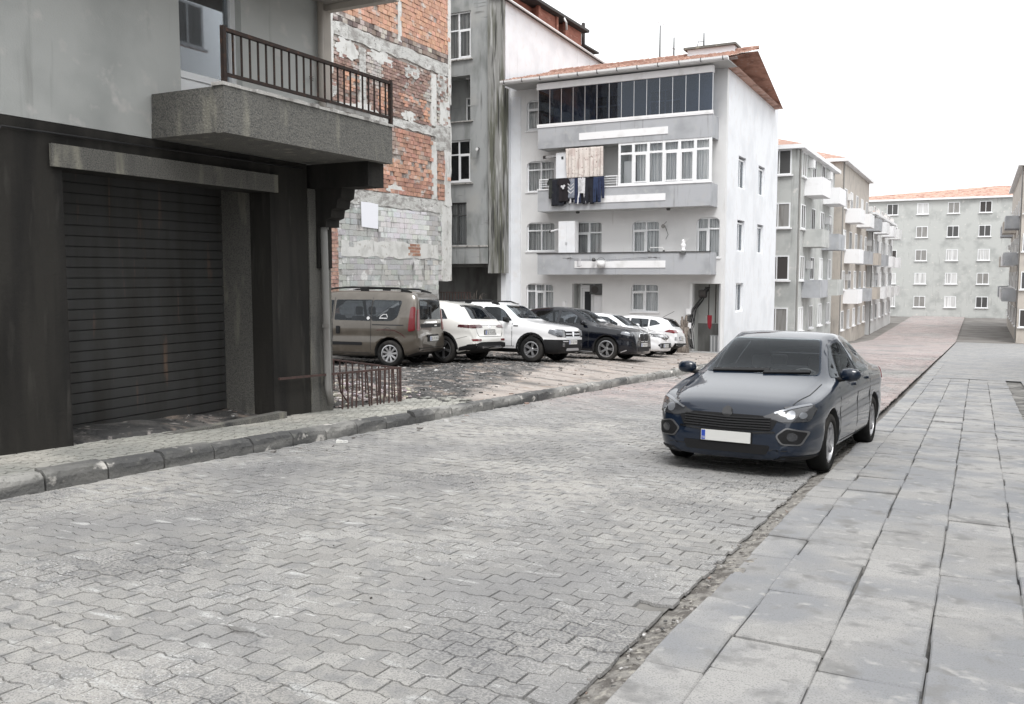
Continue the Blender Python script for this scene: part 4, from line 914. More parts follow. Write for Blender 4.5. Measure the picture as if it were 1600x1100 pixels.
# entrance clutter
cb = thing('cable_tangle', 'tangle of black cables and meter boxes at the right entrance', 'cables', (-10.9, YW-.1, -1.7))
for k in range(9):
    a = random.uniform(-.1, .1); x = -10.95+random.uniform(0, .25); P = [(x+.5, YW+.3, 1.15), (x+.3+a, YW+.1, .6+a), (x+.05, YW-.15, .2), (x+a, YW-.2, -.4), (x-.2+a*3, YW-.2, -.7+a), (x+a, YW-.16, -1.5)]
    MB().tube(P, .014, 5).build('cable', 'cable', cb)
for z, x in ((.1, -11.02), (-.2, -11.06), (-.5, -11.0), (-1.2, -10.98)): MB().box(x-.1, x+.1, YW-.26, YW-.11, z-.12, z+.12).build('meter_box', random.choice(['pipe_grey', 'steel_dark', 'white_band']), cb)
MB().lathe([(0, -.15), (.17, -.15), (.19, 0), (.17, .15), (0, .15)], (-10.55, YW+.25, .85), 'x', 14).top('cable_coil', 'roof_dark', 'black cable coil hanging at the top of the right entrance', 'coil')
for x, l_ in ((-10.35, 'left'), (-10.05, 'right')): MB().tube([(x, YW+.5, -.4), (x, YW+.5, 1.25)], .025, 6).top('pipe', 'rust_iron', l_+' one of two thin rusty pipes in the right entrance', 'pipe', 'pipes in the right entrance')
cloth('red_cloth', [(-.10, 0), (.11, 0), (.10, -.45), (.04, -.62), (-.05, -.55), (-.09, -.35)], -10.17, YW-.02, -.05, 'red_cloth', 'dark red cloth hanging in the right entrance', 'cloth', seed=4)
# pollarded stump
tr = thing('tree_stump', 'grey gnarled pollarded tree trunk by the right entrance', 'tree', (-10.95, 36.6, gz(36.6)))
zb = gz(36.6); m = MB()
m.tube([(-10.95, 36.6, zb-.2), (-10.95, 36.6, zb+.3), (-10.98, 36.62, zb+.8), (-10.92, 36.6, zb+1.15)], [.3, .24, .2, .22], 12)
m.build('trunk', 'bark', tr, smooth=True)
for k in range(6):
    a = k*1.1; d = random.uniform(.15, .42); h = random.uniform(1.2, 1.65); m = MB()
    m.tube([(-10.93, 36.6, zb+random.uniform(.7, 1.1)), (-10.93+d*.6*math.cos(a), 36.6+d*.4*math.sin(a), zb+h-.25), (-10.93+d*math.cos(a), 36.6+d*.6*math.sin(a), zb+h)], [.11, .07, .035], 7); m.build('branch', 'bark', tr, smooth=True)
# antennas on the roof
def antenna(x, z0, z1, label, kind):
    t = thing('antenna', label, 'antenna', (x, 41.6, z0))
    MB().tube([(x, 41.6, z0), (x, 41.6, z1)], [.05, .03], 6).build('mast', 'steel_dark', t)
    if kind == 0:
        MB().tube([(x-.35, 41.6, z1+.3), (x+.3, 41.6, z1-.05)], .014, 5).build('boom', 'alu', t)
        for k in range(5): MB().tube([(x-.3+.13*k, 41.35, z1+.27-.07*k), (x-.3+.13*k, 41.85, z1+.27-.07*k)], .009, 4).build('element', 'alu', t)
    elif kind == 1:
        MB().tube([(x-.25, 41.6, z1-.42), (x+.12, 41.6, z1-.55)], .016, 5).build('boom', 'alu', t)
        for k in range(4): MB().tube([(x-.22+.1*k, 41.35, z1-.43-.035*k), (x-.22+.1*k, 41.85, z1-.43-.035*k)], .009, 4).build('element', 'alu', t)
    else:
        MB().tube([(x, 41.6, z1-.4), (x-.25, 41.6, z1-.35), (x-.35, 41.6, z1-.7)], .02, 5).build('arm', 'steel_dark', t); MB().tube([(x-.1, 41.6, z1-.35), (x-.05, 41.6, z1+.1)], .009, 5).build('whip', 'alu', t)
antenna(-13.8, 11.6, 13.35, 'tall thin television antenna mast on the tiled roof ridge', 0)
antenna(-13.12, 11.6, 12.72, 'short television antenna in the middle of the roof ridge', 1)
antenna(-11.7, 12.05, 12.75, 'hooked antenna standing on the chimney cap', 2)
# overhead cables in front of the entrance are thin; a pavement strip runs before the white building
m = MB(); m.box(-19.7, -7.4, 37.05, 37.79, gz(37)-.25, gz(37)+.06); struct(m.build('building_apron', 'slab'))

# ================================================================ buildings farther down the street
def block(name, label, x0, x1, y0, y1, h, face, wm, rows, cols, roofm='tile_red', street='x'):
    """plain block; face 'x1' or 'x0' looks on the street, 'y0' looks back towards the camera"""
    zb = gz((y0+y1)/2)-.8; t = thing(name, label, 'building', ((x0+x1)/2, (y0+y1)/2, zb))
    MB().box(x0, x1, y0, y1, zb, zb+h).build('wall', wm, t)
    MB().box(x0-.35, x1+.35, y0-.35, y1+.35, zb+h+.001, zb+h+.22).build('cornice', 'white_band', t)
    cx, cy = (x0+x1)/2, (y0+y1)/2; z = zb+h+.221
    m = MB(); m.add([(x0-.3, y0-.3, z), (x1+.3, y0-.3, z), (x1+.3, y1+.3, z), (x0-.3, y1+.3, z), (cx, lerp(y0, y1, .3), z+1.5), (cx, lerp(y0, y1, .7), z+1.5)], [(0, 1, 4), (1, 2, 5, 4), (2, 3, 5), (3, 0, 4, 5), (0, 3, 2, 1)]); m.build('roof', roofm, t)
    def win(ax_, c, s, u, z):
        def bx(u0, u1, d0, d1, z0, z1): return (c+min(s*d0, s*d1), c+max(s*d0, s*d1), u0, u1, z0, z1) if ax_ == 'x' else (u0, u1, c+min(s*d0, s*d1), c+max(s*d0, s*d1), z0, z1)
        f = MB().box(*bx(u-.65, u-.58, .002, .05, z, z+1.35)).box(*bx(u+.58, u+.65, .002, .05, z, z+1.35)).box(*bx(u-.58, u+.58, .002, .05, z, z+.07)).box(*bx(u-.58, u+.58, .002, .05, z+1.28, z+1.35)).box(*bx(u-.03, u+.03, .002, .05, z+.07, z+1.28)).build('window', 'pvc', t)
        MB().box(*bx(u-.58, u+.58, .004, .02, z+.07, z+1.28)).build('pane', random.choice(['roof_dark', 'steel_dark', 'pipe_grey', 'curtain_dim']), f); MB().box(*bx(u-.75, u+.75, .002, .14, z-.08, z-.002)).build('sill', 'white_band', f)
    for r in range(1, rows):
        z = zb+1.05+r*2.85
        for k in range(0, cols, 2):
            if 'x' in street and cols < 10:
                yc = lerp(y0, y1, (k+1.)/cols); xf = x1 if face == 'x1' else x0; s_ = 1 if face == 'x1' else -1; hw = (y1-y0)/cols*.42
                bl = MB().box(xf+s_*.003, xf+s_*1.0, yc-hw, yc+hw, z-.14, z).box(xf+s_*.92, xf+s_*1.0, yc-hw, yc+hw, z+.001, z+.85).box(xf+s_*.003, xf+s_*.919, yc-hw, yc-hw+.08, z+.001, z+.85).box(xf+s_*.003, xf+s_*.919, yc+hw-.08, yc+hw, z+.001, z+.85).build('balcony', random.choice(['balcony_grey', 'white_band', wm]), t)
                if random.random() < .6: MB().box(xf+s_*.01, xf+s_*.3, yc-.4, yc+.3, z+1.5, z+1.95).build('air_conditioner', 'gutter_white', bl)
    MB().tube([((x1+.06) if face == 'x1' else (x0-.06), y0+.25, zb), ((x1+.06) if face == 'x1' else (x0-.06), y0+.25, zb+h)], .05, 6).build('drain_pipe', 'pipe_grey', t)
    for r in range(rows):
        z = zb+1.9+r*2.85
        for k in range(cols):
            if 'y' in street: win('y', y0, -1, lerp(x0, x1, (k+.5)/cols), z)
            if 'x' in street: win('x', x1 if face == 'x1' else x0, 1 if face == 'x1' else -1, lerp(y0, y1, (k+.5)/cols), z)
    return t
block('far_block', 'pale block standing just beyond the white apartment building', -17, -8.9, 50.5, 64, 11.8, 'x1', 'stucco_pale', 4, 4, street='xy')
block('far_block', 'beige block second along the far left side of the street', -16, -8.6, 65.5, 82, 13.5, 'x1', 'beige', 4, 5)
block('far_block', 'white block third along the far left side of the street', -15, -8.4, 83, 104, 11., 'x1', 'white_wall_warm', 4, 6)
block('far_block', 'beige block on the far right side of the street', 2.6, 12, 78, 104, 14, 'x0', 'beige', 4, 6, street='xy')
block('far_block', 'grey block closing the end of the street', -22, 26, 122, 134, 15, 'x1', 'stucco_pale', 5, 14, street='y')
block('near_block', 'pale block on the right pavement beside the camera', 5.5, 14, -8, 40, 9, 'x0', 'stucco_pale', 4, 14)
block('rear_block', 'white block across the pavement behind the viewer', -20, 2.4, -30, -18, 14, 'x1', 'white_wall_warm', 4, 6, street='xy')

# ================================================================ cars
def cmat(n, c, rough=.3, metal=0., coat=1., spec=.5, dirt=.0):
    return mat(n, c, rough, metal, coord='obj', coat=coat, spec=spec, inner=(.02, .02, .021) if n.startswith('paint') else None, layers=([(tuple(lerp(v, w_, .22) for v, w_ in zip(c, (.3, .27, .24))), 3., .5, .85)] if dirt else []))
cmat('paint_white', (.70, .70, .71), .35); cmat('paint_pearl', (.66, .65, .62), .32)
cmat('paint_taupe', (.072, .060, .046), .38, .3, dirt=1); cmat('paint_black', (.003, .004, .008), .25, coat=1., spec=.1)
cmat('paint_navy', (.005, .011, .024), .3, .0, coat=1., spec=.15); cmat('paint_grey', (.06, .062, .066), .3, .4)
cmat('car_plastic', (.010, .010, .011), .62, coat=0, spec=.25); cmat('car_black_gloss', (.006, .006, .007), .12, coat=.6)
glass_mat('car_glass', (.34, .36, .38), 1.42, .01); glass_mat('car_glass_clear', (.88, .92, .91), 1.3, .01); mat('seat_cloth', (.09, .09, .092), .9, coord='obj'); mat('trim_dark', (.05, .05, .052), .7, coord='obj')
cmat('tail_red', (.13, .005, .009), .2, coat=.6); cmat('tail_dark', (.06, .004, .007), .15); cmat('lamp_clear', (.2, .21, .23), .3, .5, coat=.6); cmat('lamp_dark', (.03, .031, .035), .1)
cmat('chrome', (.75, .76, .78), .15, 1., coat=0); cmat('rim_silver', (.42, .42, .43), .35, .8, coat=0); cmat('rim_gun', (.2, .2, .205), .35, .8, coat=0); cmat('rim_dark', (.03, .03, .032), .35, .6, coat=0)
mat('tyre', (.011, .011, .011), .85, coord='obj', spec=.2, layers=[((.045, .042, .039), 4., .5, .75)]); cmat('plate_white', (.62, .62, .6), .5, coat=0); cmat('plate_ink', (.02, .02, .022), .6, coat=0); cmat('plate_blue', (.02, .06, .35), .5, coat=0); cmat('seam', (.012, .012, .013), .7, coat=0)
cmat('sticker', (.55, .55, .56), .6, coat=0); cmat('underbody', (.012, .012, .012), .9, coat=0)

def pchip(pts):
    xs = [p[0] for p in pts]; ys = [p[1] for p in pts]; n = len(xs)
    d = [(ys[i+1]-ys[i])/(xs[i+1]-xs[i]) for i in range(n-1)]; m = [d[0]]+[0]*(n-2)+[d[-1]]
    for i in range(1, n-1):
        if d[i-1]*d[i] > 0:
            w1, w2 = 2*(xs[i+1]-xs[i])+xs[i]-xs[i-1], xs[i+1]-xs[i]+2*(xs[i]-xs[i-1]); m[i] = (w1+w2)/(w1/d[i-1]+w2/d[i])
    def f(x):
        x = min(max(x, xs[0]), xs[-1]); i = 0
        while i < n-2 and x > xs[i+1]: i += 1
        h = xs[i+1]-xs[i]; t = (x-xs[i])/h
        return (1+2*t)*(1-t)**2*ys[i]+t*(1-t)**2*h*m[i]+t*t*(3-2*t)*ys[i+1]+t*t*(t-1)*h*m[i+1]
    return f
def rounded(P, r=.04, n=3):
    out_ = []; k = len(P)
    for i in range(k):
        a, b, c = Vector(P[i-1]), Vector(P[i]), Vector(P[(i+1) % k])
        d1, d2 = (a-b), (c-b); rr = min(r, d1.length*.45, d2.length*.45); p, q = b+d1.normalized()*rr, b+d2.normalized()*rr
        for j in range(n+1): t = j/n; out_.append(tuple((p*(1-t)**2+b*2*t*(1-t)+q*t*t)))
    return out_
class Car:
    """built nose towards +x (local), x measured from the nose in the tables; origin on the ground mid-wheelbase"""
    def __init__(s, sp, label, loc, heading, cat='car', group=None, name='parked_car'):
        s.sp = sp; s.root = thing(name, label, cat, (loc[0], loc[1], 0), 0, group)
        s.root.rotation_mode = 'XYZ'
        L, W = sp['L'], sp['W']; s.xa = sp['fo']; s.xb = sp['fo']+sp['wb']; s.xm = (s.xa+s.xb)/2
        hx, hy = math.cos(heading), math.sin(heading)
        gl = sp.get('ground', lotz)
        # stand the car on its four wheels
        def gnd(dx, dy): X, Y = loc[0]+hx*dx-hy*dy, loc[1]+hy*dx+hx*dy; return gl(X, Y)
        hb = sp['wb']/2; zf, zr_, zl, zq = gnd(hb, 0), gnd(-hb, 0), gnd(0, .75), gnd(0, -.75)
        s.root.location = (loc[0], loc[1], (zf+zr_+zl+zq)/4-.006)
        s.root.rotation_euler = (math.atan2(zl-zq, 1.5), -math.atan2(zf-zr_, sp['wb']), heading)
        s.body()
    def X(s, x): return s.xm-x
    def body(s):
        sp = s.sp; L, W = sp['L'], sp['W']
        top, belt, bot, wid, rw = (pchip(sp[k]) for k in ('top', 'belt', 'bot', 'wid', 'rw'))
        xs = []; x = 0
        while x < L-1e-4:
            xs.append(x); x += .012 if (x < .1 or x > L-.13) else (.03 if (x < .5 or x > L-.55) else .07)
        xs.append(L); rings = []; K = 3; sh = sp.get('shoulder', .965)
        for x in xs:
            b, t, w_ = bot(x), top(x), W/2*wid(x); e = .05; wr = min(rw(x), w_*.93); be = min(belt(x), t-e-.015)
            te = t-e; pts = [(0, b), (w_*.72, b), (w_*.93, b+.03), (w_*.985, b+.13), (w_*1., b+.46*(be-b)), (w_*.976, b+.60*(be-b)), (w_*.998, b+.76*(be-b)), (w_*sh, be),
                             (lerp(w_*sh, wr, .5)+.02, lerp(be, te, .5)), (wr, te), (wr*.9, t-.018), (wr*.5, t-.004), (0, t)]
            P = []
            for i in range(len(pts)-1):
                p0, p1, p2, p3 = pts[max(i-1, 0)], pts[i], pts[i+1], pts[min(i+2, len(pts)-1)]
                for j in range(K):
                    u = j/K; q = []
                    for c in (0, 1): q.append(.5*(2*p1[c]+(p2[c]-p0[c])*u*.9+(2*p0[c]-5*p1[c]+4*p2[c]-p3[c])*u*u*.9+(-p0[c]+3*p1[c]-3*p2[c]+p3[c])*u**3*.9+0*u) if K > 1 and False else lerp(p1[c], p2[c], u)+.0)
                    P.append(tuple(q))
            P.append(pts[-1])
            for _ in range(2):          # relax the section so that its corners are soft
                P = [P[0]]+[((P[i-1][0]+2*P[i][0]+P[i+1][0])/4, (P[i-1][1]+2*P[i][1]+P[i+1][1])/4) for i in range(1, len(P)-1)]+[P[-1]]
            rings.append(P)
        n = len(rings[0]); vs = []; fs = []
        for x, P in zip(xs, rings):
            vs += [(s.X(x), max(p[0], 0), p[1]) for p in P]+[(s.X(x), -p[0], p[1]) for p in reversed(P[1:-1])]
        N = 2*n-2
        for i in range(len(xs)-1):
            for j in range(N): fs.append((i*N+j, i*N+(j+1) % N, (i+1)*N+(j+1) % N, (i+1)*N+j))
        fs += [tuple(range(N-1, -1, -1)), tuple(range((len(xs)-1)*N, len(xs)*N))]
        me = bpy.data.meshes.new('body'); me.from_pydata(vs, [], fs); me.update()
        bm = bmesh.new(); bm.from_mesh(me); bmesh.ops.recalc_face_normals(bm, faces=bm.faces[:])
        s.bvh = BVHTree.FromBMesh(bm); bm.to_mesh(me); bm.free()
        # wheel arches cut out of the solid shell
        o = obj('body', me, None); cutters = []
        for xc in (s.xa, s.xb):
            for sd_ in (1, -1):
                c = MB().lathe([(0, -.22), (sp['arch'], -.22), (sp['arch'], .3), (0, .3)], (s.X(xc), sd_*(W/2-.02), sp['tr']+.01), 'y', 32)
                co = obj('cut', c.mesh('cut', 'underbody')); bmc = bmesh.new(); bmc.from_mesh(co.data); bmesh.ops.remove_doubles(bmc, verts=bmc.verts[:], dist=1e-5); bmesh.ops.recalc_face_normals(bmc, faces=bmc.faces[:]); bmc.to_mesh(co.data); bmc.free()
                md = o.modifiers.new('b', 'BOOLEAN'); md.operation = 'DIFFERENCE'; md.solver = 'EXACT'; md.object = co; cutters.append(co)
        dg = bpy.context.evaluated_depsgraph_get(); dg.update()
        me2 = bpy.data.meshes.new_from_object(o.evaluated_get(dg)); o.modifiers.clear()
        for c in cutters: bpy.data.objects.remove(c, do_unlink=True)
        bpy.data.objects.remove(o, do_unlink=True)
        me2.materials.clear(); me2.materials.append(MATS[sp['paint']]); me2.materials.append(MATS['underbody'])
        ar = sp['arch']+.012
        for p in me2.polygons:
            p.use_smooth = True; p.material_index = 0; c = p.center
            for xc in (s.xa, s.xb):
                if abs(c.y) < W/2-.015 and abs(math.hypot(c.x-s.X(xc), c.z-sp['tr']-.01)-sp['arch']) < .02 and abs(p.normal.y) < .5: p.material_index = 1
                if abs(abs(c.y)-(W/2-.24)) < .004 and math.hypot(c.x-s.X(xc), c.z-sp['tr']) < ar: p.material_index = 1
            if p.normal.z < -.9 and c.z < .5: p.material_index = 1
        s.bm_ = me2; s.bodyo = obj('body', me2, s.root)
    def split(s, name, mt, test, planes):
        """move the faces picked by test into a part of their own, after cutting the shell along the given planes"""
        bm = bmesh.new(); bm.from_mesh(s.bodyo.data)
        for co, no in planes: bmesh.ops.bisect_plane(bm, geom=bm.verts[:]+bm.edges[:]+bm.faces[:], plane_co=co, plane_no=no)
        fs = [f for f in bm.faces if f.material_index == 0 and test(f.calc_center_median())]
        b2 = bmesh.new(); vm = {}
        for f in fs:
            vv = [vm.setdefault(v.index if v.index >= 0 else id(v), None) or vm.__setitem__(id(v), None) for v in f.verts] if False else None
        mp = {}
        for f in fs:
            l = []
            for v in f.verts:
                if v not in mp: mp[v] = b2.verts.new(v.co)
                l.append(mp[v])
            try: nf = b2.faces.new(l); nf.smooth = True
            except ValueError: pass
        bmesh.ops.delete(bm, geom=fs, context='FACES'); bm.to_mesh(s.bodyo.data); bm.free()
        me = bpy.data.meshes.new(name); b2.to_mesh(me); b2.free(); me.materials.append(MATS[mt]); return obj(name, me, s.root)
    def patch(s, name, mt, P, view, off=.004, parent=None, side=1, r=.03, step=.07, thick=.012):
        """panel that follows the shell: outline P given as (x from nose, z) for 'side', (y, z) for 'front'/'rear', (x, y) for 'top'"""
        if r: P = rounded(P, r)
        if mt.startswith('car_glass'): s.cut(P, view, side)
        bm = bmesh.new(); bm.faces.new([bm.verts.new((p[0], p[1], 0)) for p in P]); bm.normal_update(); bmesh.ops.triangulate(bm, faces=bm.faces[:], ngon_method='EAR_CLIP')
        for ax_ in (0, 1):
            lo, hi = min(p[ax_] for p in P), max(p[ax_] for p in P); c = lo+step
            while c < hi-.012:
                bmesh.ops.bisect_plane(bm, geom=bm.verts[:]+bm.edges[:]+bm.faces[:], plane_co=(c, 0, 0) if ax_ == 0 else (0, c, 0), plane_no=(1, 0, 0) if ax_ == 0 else (0, 1, 0)); c += step
        bmesh.ops.recalc_face_normals(bm, faces=bm.faces[:])
        nr = {}
        for v in bm.verts:
            a, b = v.co.x, v.co.y
            if view == 'side': o_, d = Vector((s.X(a), side*3, b)), Vector((0, -side, 0))
            elif view == 'front': o_, d = Vector((s.X(0)+2, a, b)), Vector((-1, 0, 0))
            elif view == 'rear': o_, d = Vector((s.X(s.sp['L'])-2, a, b)), Vector((1, 0, 0))
            else: o_, d = Vector((s.X(a), b, 4)), Vector((0, 0, -1))
            h = s.bvh.ray_cast(o_, d)
            if h[0] is None:
                h = s.bvh.find_nearest(o_+d*(3-s.sp['W']/2*.9 if view == 'side' else 2.1))
            nn = h[1] if h[1].dot(d) < 0 else -h[1]
            v.co = h[0]+nn*off; nr[v] = nn
        bm.normal_update(); bv = [v for v in bm.verts]
        be = [e for e in bm.edges if len(e.link_faces) == 1]; lowm = {}
        for e in be:
            for v in e.verts:
                if v not in lowm: lowm[v] = bm.verts.new(v.co-nr[v]*(off+thick))
        for e in be:
            a, b = e.verts; f = e.link_faces[0]
            ids = list(f.verts); ia = ids.index(a)
            if ids[(ia+1) % len(ids)] is b: q = (b, a, lowm[a], lowm[b])
            else: q = (a, b, lowm[b], lowm[a])
            bm.faces.new(q)
        bm.normal_update()
        top_ = [f for f in bm.faces if all(v in nr for v in f.verts)]
        sm_ = sum((f.normal.dot(nr[f.verts[0]]) for f in top_))
        if sm_ < 0: bmesh.ops.reverse_faces(bm, faces=bm.faces[:])
        me = bpy.data.meshes.new(name); bm.to_mesh(me); bm.free(); me.materials.append(MATS[mt])
        for p in me.polygons: p.use_smooth = True
        try: me.set_sharp_from_angle(angle=R_(40))
        except Exception: pass
        return obj(name, me, parent or s.root)
    def cut(s, P, view, side):
        """open the shell behind a pane"""
        cx, cz = sum(p[0] for p in P)/len(P), sum(p[1] for p in P)/len(P); P = [(cx+(a-cx)*.975, cz+(b-cz)*.965) for a, b in P]
        def T(a, b): return Vector((s.X(a), 0, b)) if view == 'side' else Vector((0, a, b))
        def U(c): return (s.xm-c.x, c.z) if view == 'side' else (c.y, c.z)
        axis = Vector((0, 1, 0)) if view == 'side' else Vector((1, 0, 0))
        x0, x1, z0, z1 = min(p[0] for p in P), max(p[0] for p in P), min(p[1] for p in P), max(p[1] for p in P)
        def ok(f):
            c = f.calc_center_median(); u = U(c)
            if not (x0-.12 < u[0] < x1+.12 and z0-.1 < u[1] < z1+.1): return False
            if view == 'side': return c.y*side > .25
            xm = (s.xa+s.xb)/2
            return (c.x > .1 and f.normal.x > .02) if view == 'front' else (c.x < -.1 and f.normal.x < -.02)
        bm = bmesh.new(); bm.from_mesh(s.bodyo.data); bm.normal_update()
        for i in range(len(P)):
            a, b = T(*P[i]), T(*P[(i+1) % len(P)])
            if (b-a).length < 1e-4: continue
            fs = [f for f in bm.faces if ok(f)]; ge = set(fs)
            for f in fs: ge.update(f.edges); ge.update(f.verts)
            bmesh.ops.bisect_plane(bm, geom=list(ge), plane_co=a, plane_no=(b-a).cross(axis).normalized(), dist=1e-5)
        def inside(u):
            n = 0
            for i in range(len(P)):
                (ax_, az), (bx_, bz) = P[i], P[(i+1) % len(P)]
                if (az > u[1]) != (bz > u[1]) and u[0] < (bx_-ax_)*(u[1]-az)/(bz-az)+ax_: n += 1
            return n % 2 == 1
        rm = [f for f in bm.faces if ok(f) and inside(U(f.calc_center_median()))]
        bmesh.ops.delete(bm, geom=rm, context='FACES'); bm.to_mesh(s.bodyo.data); bm.free()
    def interior(s):
        sp = s.sp; top = pchip(sp['top']); hf = max(p[1] for p in sp['top'])/1.5; W = sp['W']/2
        def rbox(name, x0, x1, y0, y1, z0, z1, mt='seat_cloth', bev=.05, parent=None):
            me = MB().box(s.X(x0), s.X(x1), y0, y1, z0, z1).mesh(name, mt); bevel_fix(me, bev, 3)
            for p in me.polygons: p.use_smooth = True
            return obj(name, me, parent or s.root)
        xd = sp['fo']+.42; zt = min(top(xd)-.09, .98*hf); rbox('dashboard', xd, xd+.42, -W*.78, W*.78, .5, zt, 'trim_dark', .06)
        rbox('cabin_floor', sp['fo']+.3, sp['fo']+sp['wb']+.3, -W*.8, W*.8, .28, .33, 'trim_dark', .01)
        for q in (1, -1):
            a = sp['fo']+1.15
            t = rbox('seat', a, a+.5, q*.36-.24, q*.36+.24, .34, .52*hf); rbox('seat_back', a+.46, a+.62, q*.36-.23, q*.36+.23, .45, .98*hf, parent=t); rbox('headrest', a+.52, a+.62, q*.36-.13, q*.36+.13, 1.0*hf, 1.17*hf, parent=t, bev=.04)
        a = sp['fo']+2.0
        t = rbox('rear_bench', a, a+.5, -.6, .6, .36, .54*hf); rbox('seat_back', a+.46, a+.62, -.6, .6, .48, 1.0*hf, parent=t)
        for y in (.36, -.36): rbox('headrest', a+.52, a+.61, y-.12, y+.12, 1.0*hf, 1.15*hf, parent=t, bev=.04)
        m = MB(); cx, cz = s.X(sp['fo']+.98), .88*hf; pts = []
        for k in range(25):
            an = 2*math.pi*k/24; pts.append((cx+.05*math.sin(an), .36+.18*math.cos(an), cz+.17*math.sin(an)))
        st_ = obj('steering_wheel', m.tube(pts, .014, 6).mesh('steering_wheel', 'trim_dark', smooth=True), s.root); obj('steering_column', MB().tube([(cx, .36, cz), (s.X(sp['fo']+.7), .36, cz-.12)], .05, 8).mesh('steering_column', 'trim_dark', smooth=True), st_)
    def both(s, name, mt, P, view, **k):
        """the same panel on both flanks"""
        if view == 'side': return [s.patch(name, mt, P, 'side', side=q, **k) for q in (1, -1)]
        return [s.patch(name, mt, P if q > 0 else [(-a, b) for a, b in reversed(P)], view, **k) for q in (1, -1)]
    def strip(s, name, mt, pts, view, w_=.007, parent=None, side=1, off=.003):
        """thin shut line or moulding along a path on the shell"""
        P = []; Q = []
        for i, p in enumerate(pts):
            a, b = Vector(pts[max(i-1, 0)]), Vector(pts[min(i+1, len(pts)-1)]); d = (b-a).normalized(); n = Vector((-d.y, d.x))*w_
            P.append(tuple(Vector(p)+n)); Q.append(tuple(Vector(p)-n))
        return s.patch(name, mt, P+Q[::-1], view, off, parent, side, 0, .12, .01)
    def wheels(s, rim, nsp, kind):
        s.interior(); sp = s.sp; tr = sp['tr']; rr = sp['rr']; tw = .105
        t = MB().lathe([(rr, -tw*.8), (rr+.02, -tw), (tr-.03, -tw), (tr-.006, -tw*.8), (tr, -tw*.4), (tr, tw*.4), (tr-.006, tw*.8), (tr-.03, tw), (rr+.02, tw), (rr, tw*.8)], (0, 0, 0), 'y', 40).mesh('tyre', 'tyre', smooth=True)
        r_ = MB(); r_.lathe([(rr+.004, tw*.86), (rr-.02, tw*.9), (rr-.035, tw*.55), (rr-.045, -tw*.5), (rr+.002, -tw*.8)], (0, 0, 0), 'y', 40)
        r_.lathe([(0, tw*.72), (.045, tw*.72), (.06, tw*.6), (.06, tw*.2)], (0, 0, 0), 'y', 20)
        for k in range(nsp):
            a0 = 2*math.pi*k/nsp
            subs = (-.14, .14) if kind == 'twin' else (0,)
            for da in subs:
                wi, wo = (.028, .03) if kind == 'twin' else ((.036, .05) if kind != 'turbine' else (.03, .07))
                ra, rb = .04, rr-.022; tw_ = .18 if kind == 'turbine' else 0.
                P = []
                for rad, wd, dd, an in ((ra, wi, .72, a0+da*.5), (rb, wo, .82, a0+da+tw_)):
                    u = Vector((math.cos(an), 0, math.sin(an))); v = Vector((-math.sin(an), 0, math.cos(an)))
                    for sg in (-1, 1):
                        P.append(u*rad+v*sg*wd*.5+Vector((0, tw*dd, 0))); P.append(u*rad+v*sg*wd*.5+Vector((0, tw*(dd-.35), 0)))
                r_.add([P[0], P[2], P[6], P[4], P[1], P[3], P[7], P[5]], [(0, 1, 2, 3), (7, 6, 5, 4), (0, 4, 5, 1), (1, 5, 6, 2), (2, 6, 7, 3), (3, 7, 4, 0)])
        rm = r_.mesh('rim', rim, smooth=False)
        dk = MB().lathe([(0, tw*.1), (rr*.62, tw*.1), (rr*.62, -tw*.2), (rr-.04, -tw*.2), (rr-.04, -tw*.6), (0, -tw*.6)], (0, 0, 0), 'y', 28).mesh('wheel', 'underbody')
        for me_ in (t, rm, dk):
            b = bmesh.new(); b.from_mesh(me_); bmesh.ops.recalc_face_normals(b, faces=b.faces[:]); b.to_mesh(me_); b.free()
        for xc in (s.xa, s.xb):
            for sd_ in (1, -1):
                w_ = obj('wheel', dk, s.root); w_.location = (s.X(xc), sd_*(sp['W']/2-.125), tr)
                if sd_ < 0: w_.rotation_euler = (0, random.uniform(0, 3), math.pi)
                else: w_.rotation_euler = (0, random.uniform(0, 3), 0)
                obj('tyre', t, w_); obj('rim', rm, w_)
    def mirror(s, x, z, mt, cap='car_plastic', out_=.1):
        W = s.sp['W']/2
        for q in (1, -1):
            h = s.bvh.ray_cast(Vector((s.X(x), q*3, z)), Vector((0, -q, 0))); y0 = abs(h[0].y) if h[0] else W
            m = MB(); c = Vector((s.X(x)+.0, q*(y0+out_+.02), z+.06)); vs = []; n = 10
            for i in range(7):
                a = -math.pi/2+math.pi*i/6; rx = math.cos(a)
                for j in range(n):
                    b = 2*math.pi*j/n; sq = lambda v: math.copysign(abs(v)**.7, v)
                    vs.append(c+Vector((.07*rx*sq(math.cos(b)) if math.cos(b) > 0 else .045*rx*sq(math.cos(b)), q*.115*sq(math.sin(a)), .075*rx*sq(math.sin(b)))))
            m.add(vs, [(i*n+j, i*n+(j+1) % n, (i+1)*n+(j+1) % n, (i+1)*n+j) for i in range(6) for j in range(n)])
            me_ = m.mesh('mirror', mt, smooth=True); b_ = bmesh.new(); b_.from_mesh(me_); bmesh.ops.recalc_face_normals(b_, faces=b_.faces[:]); b_.to_mesh(me_); b_.free()
            mo = obj('mirror', me_, s.root)
            obj('mirror_arm', MB().tube([(s.X(x)+.02, q*(y0-.03), z-.005), (s.X(x)+.01, q*(y0+out_*.7), z+.015)], .028, 8).mesh('mirror_arm', cap, smooth=True), mo)
            obj('mirror_glass', MB().box(c.x-.05, c.x-.043, c.y-.09, c.y+.09, c.z-.055, c.z+.055).mesh('mirror_glass', 'car_glass'), mo)
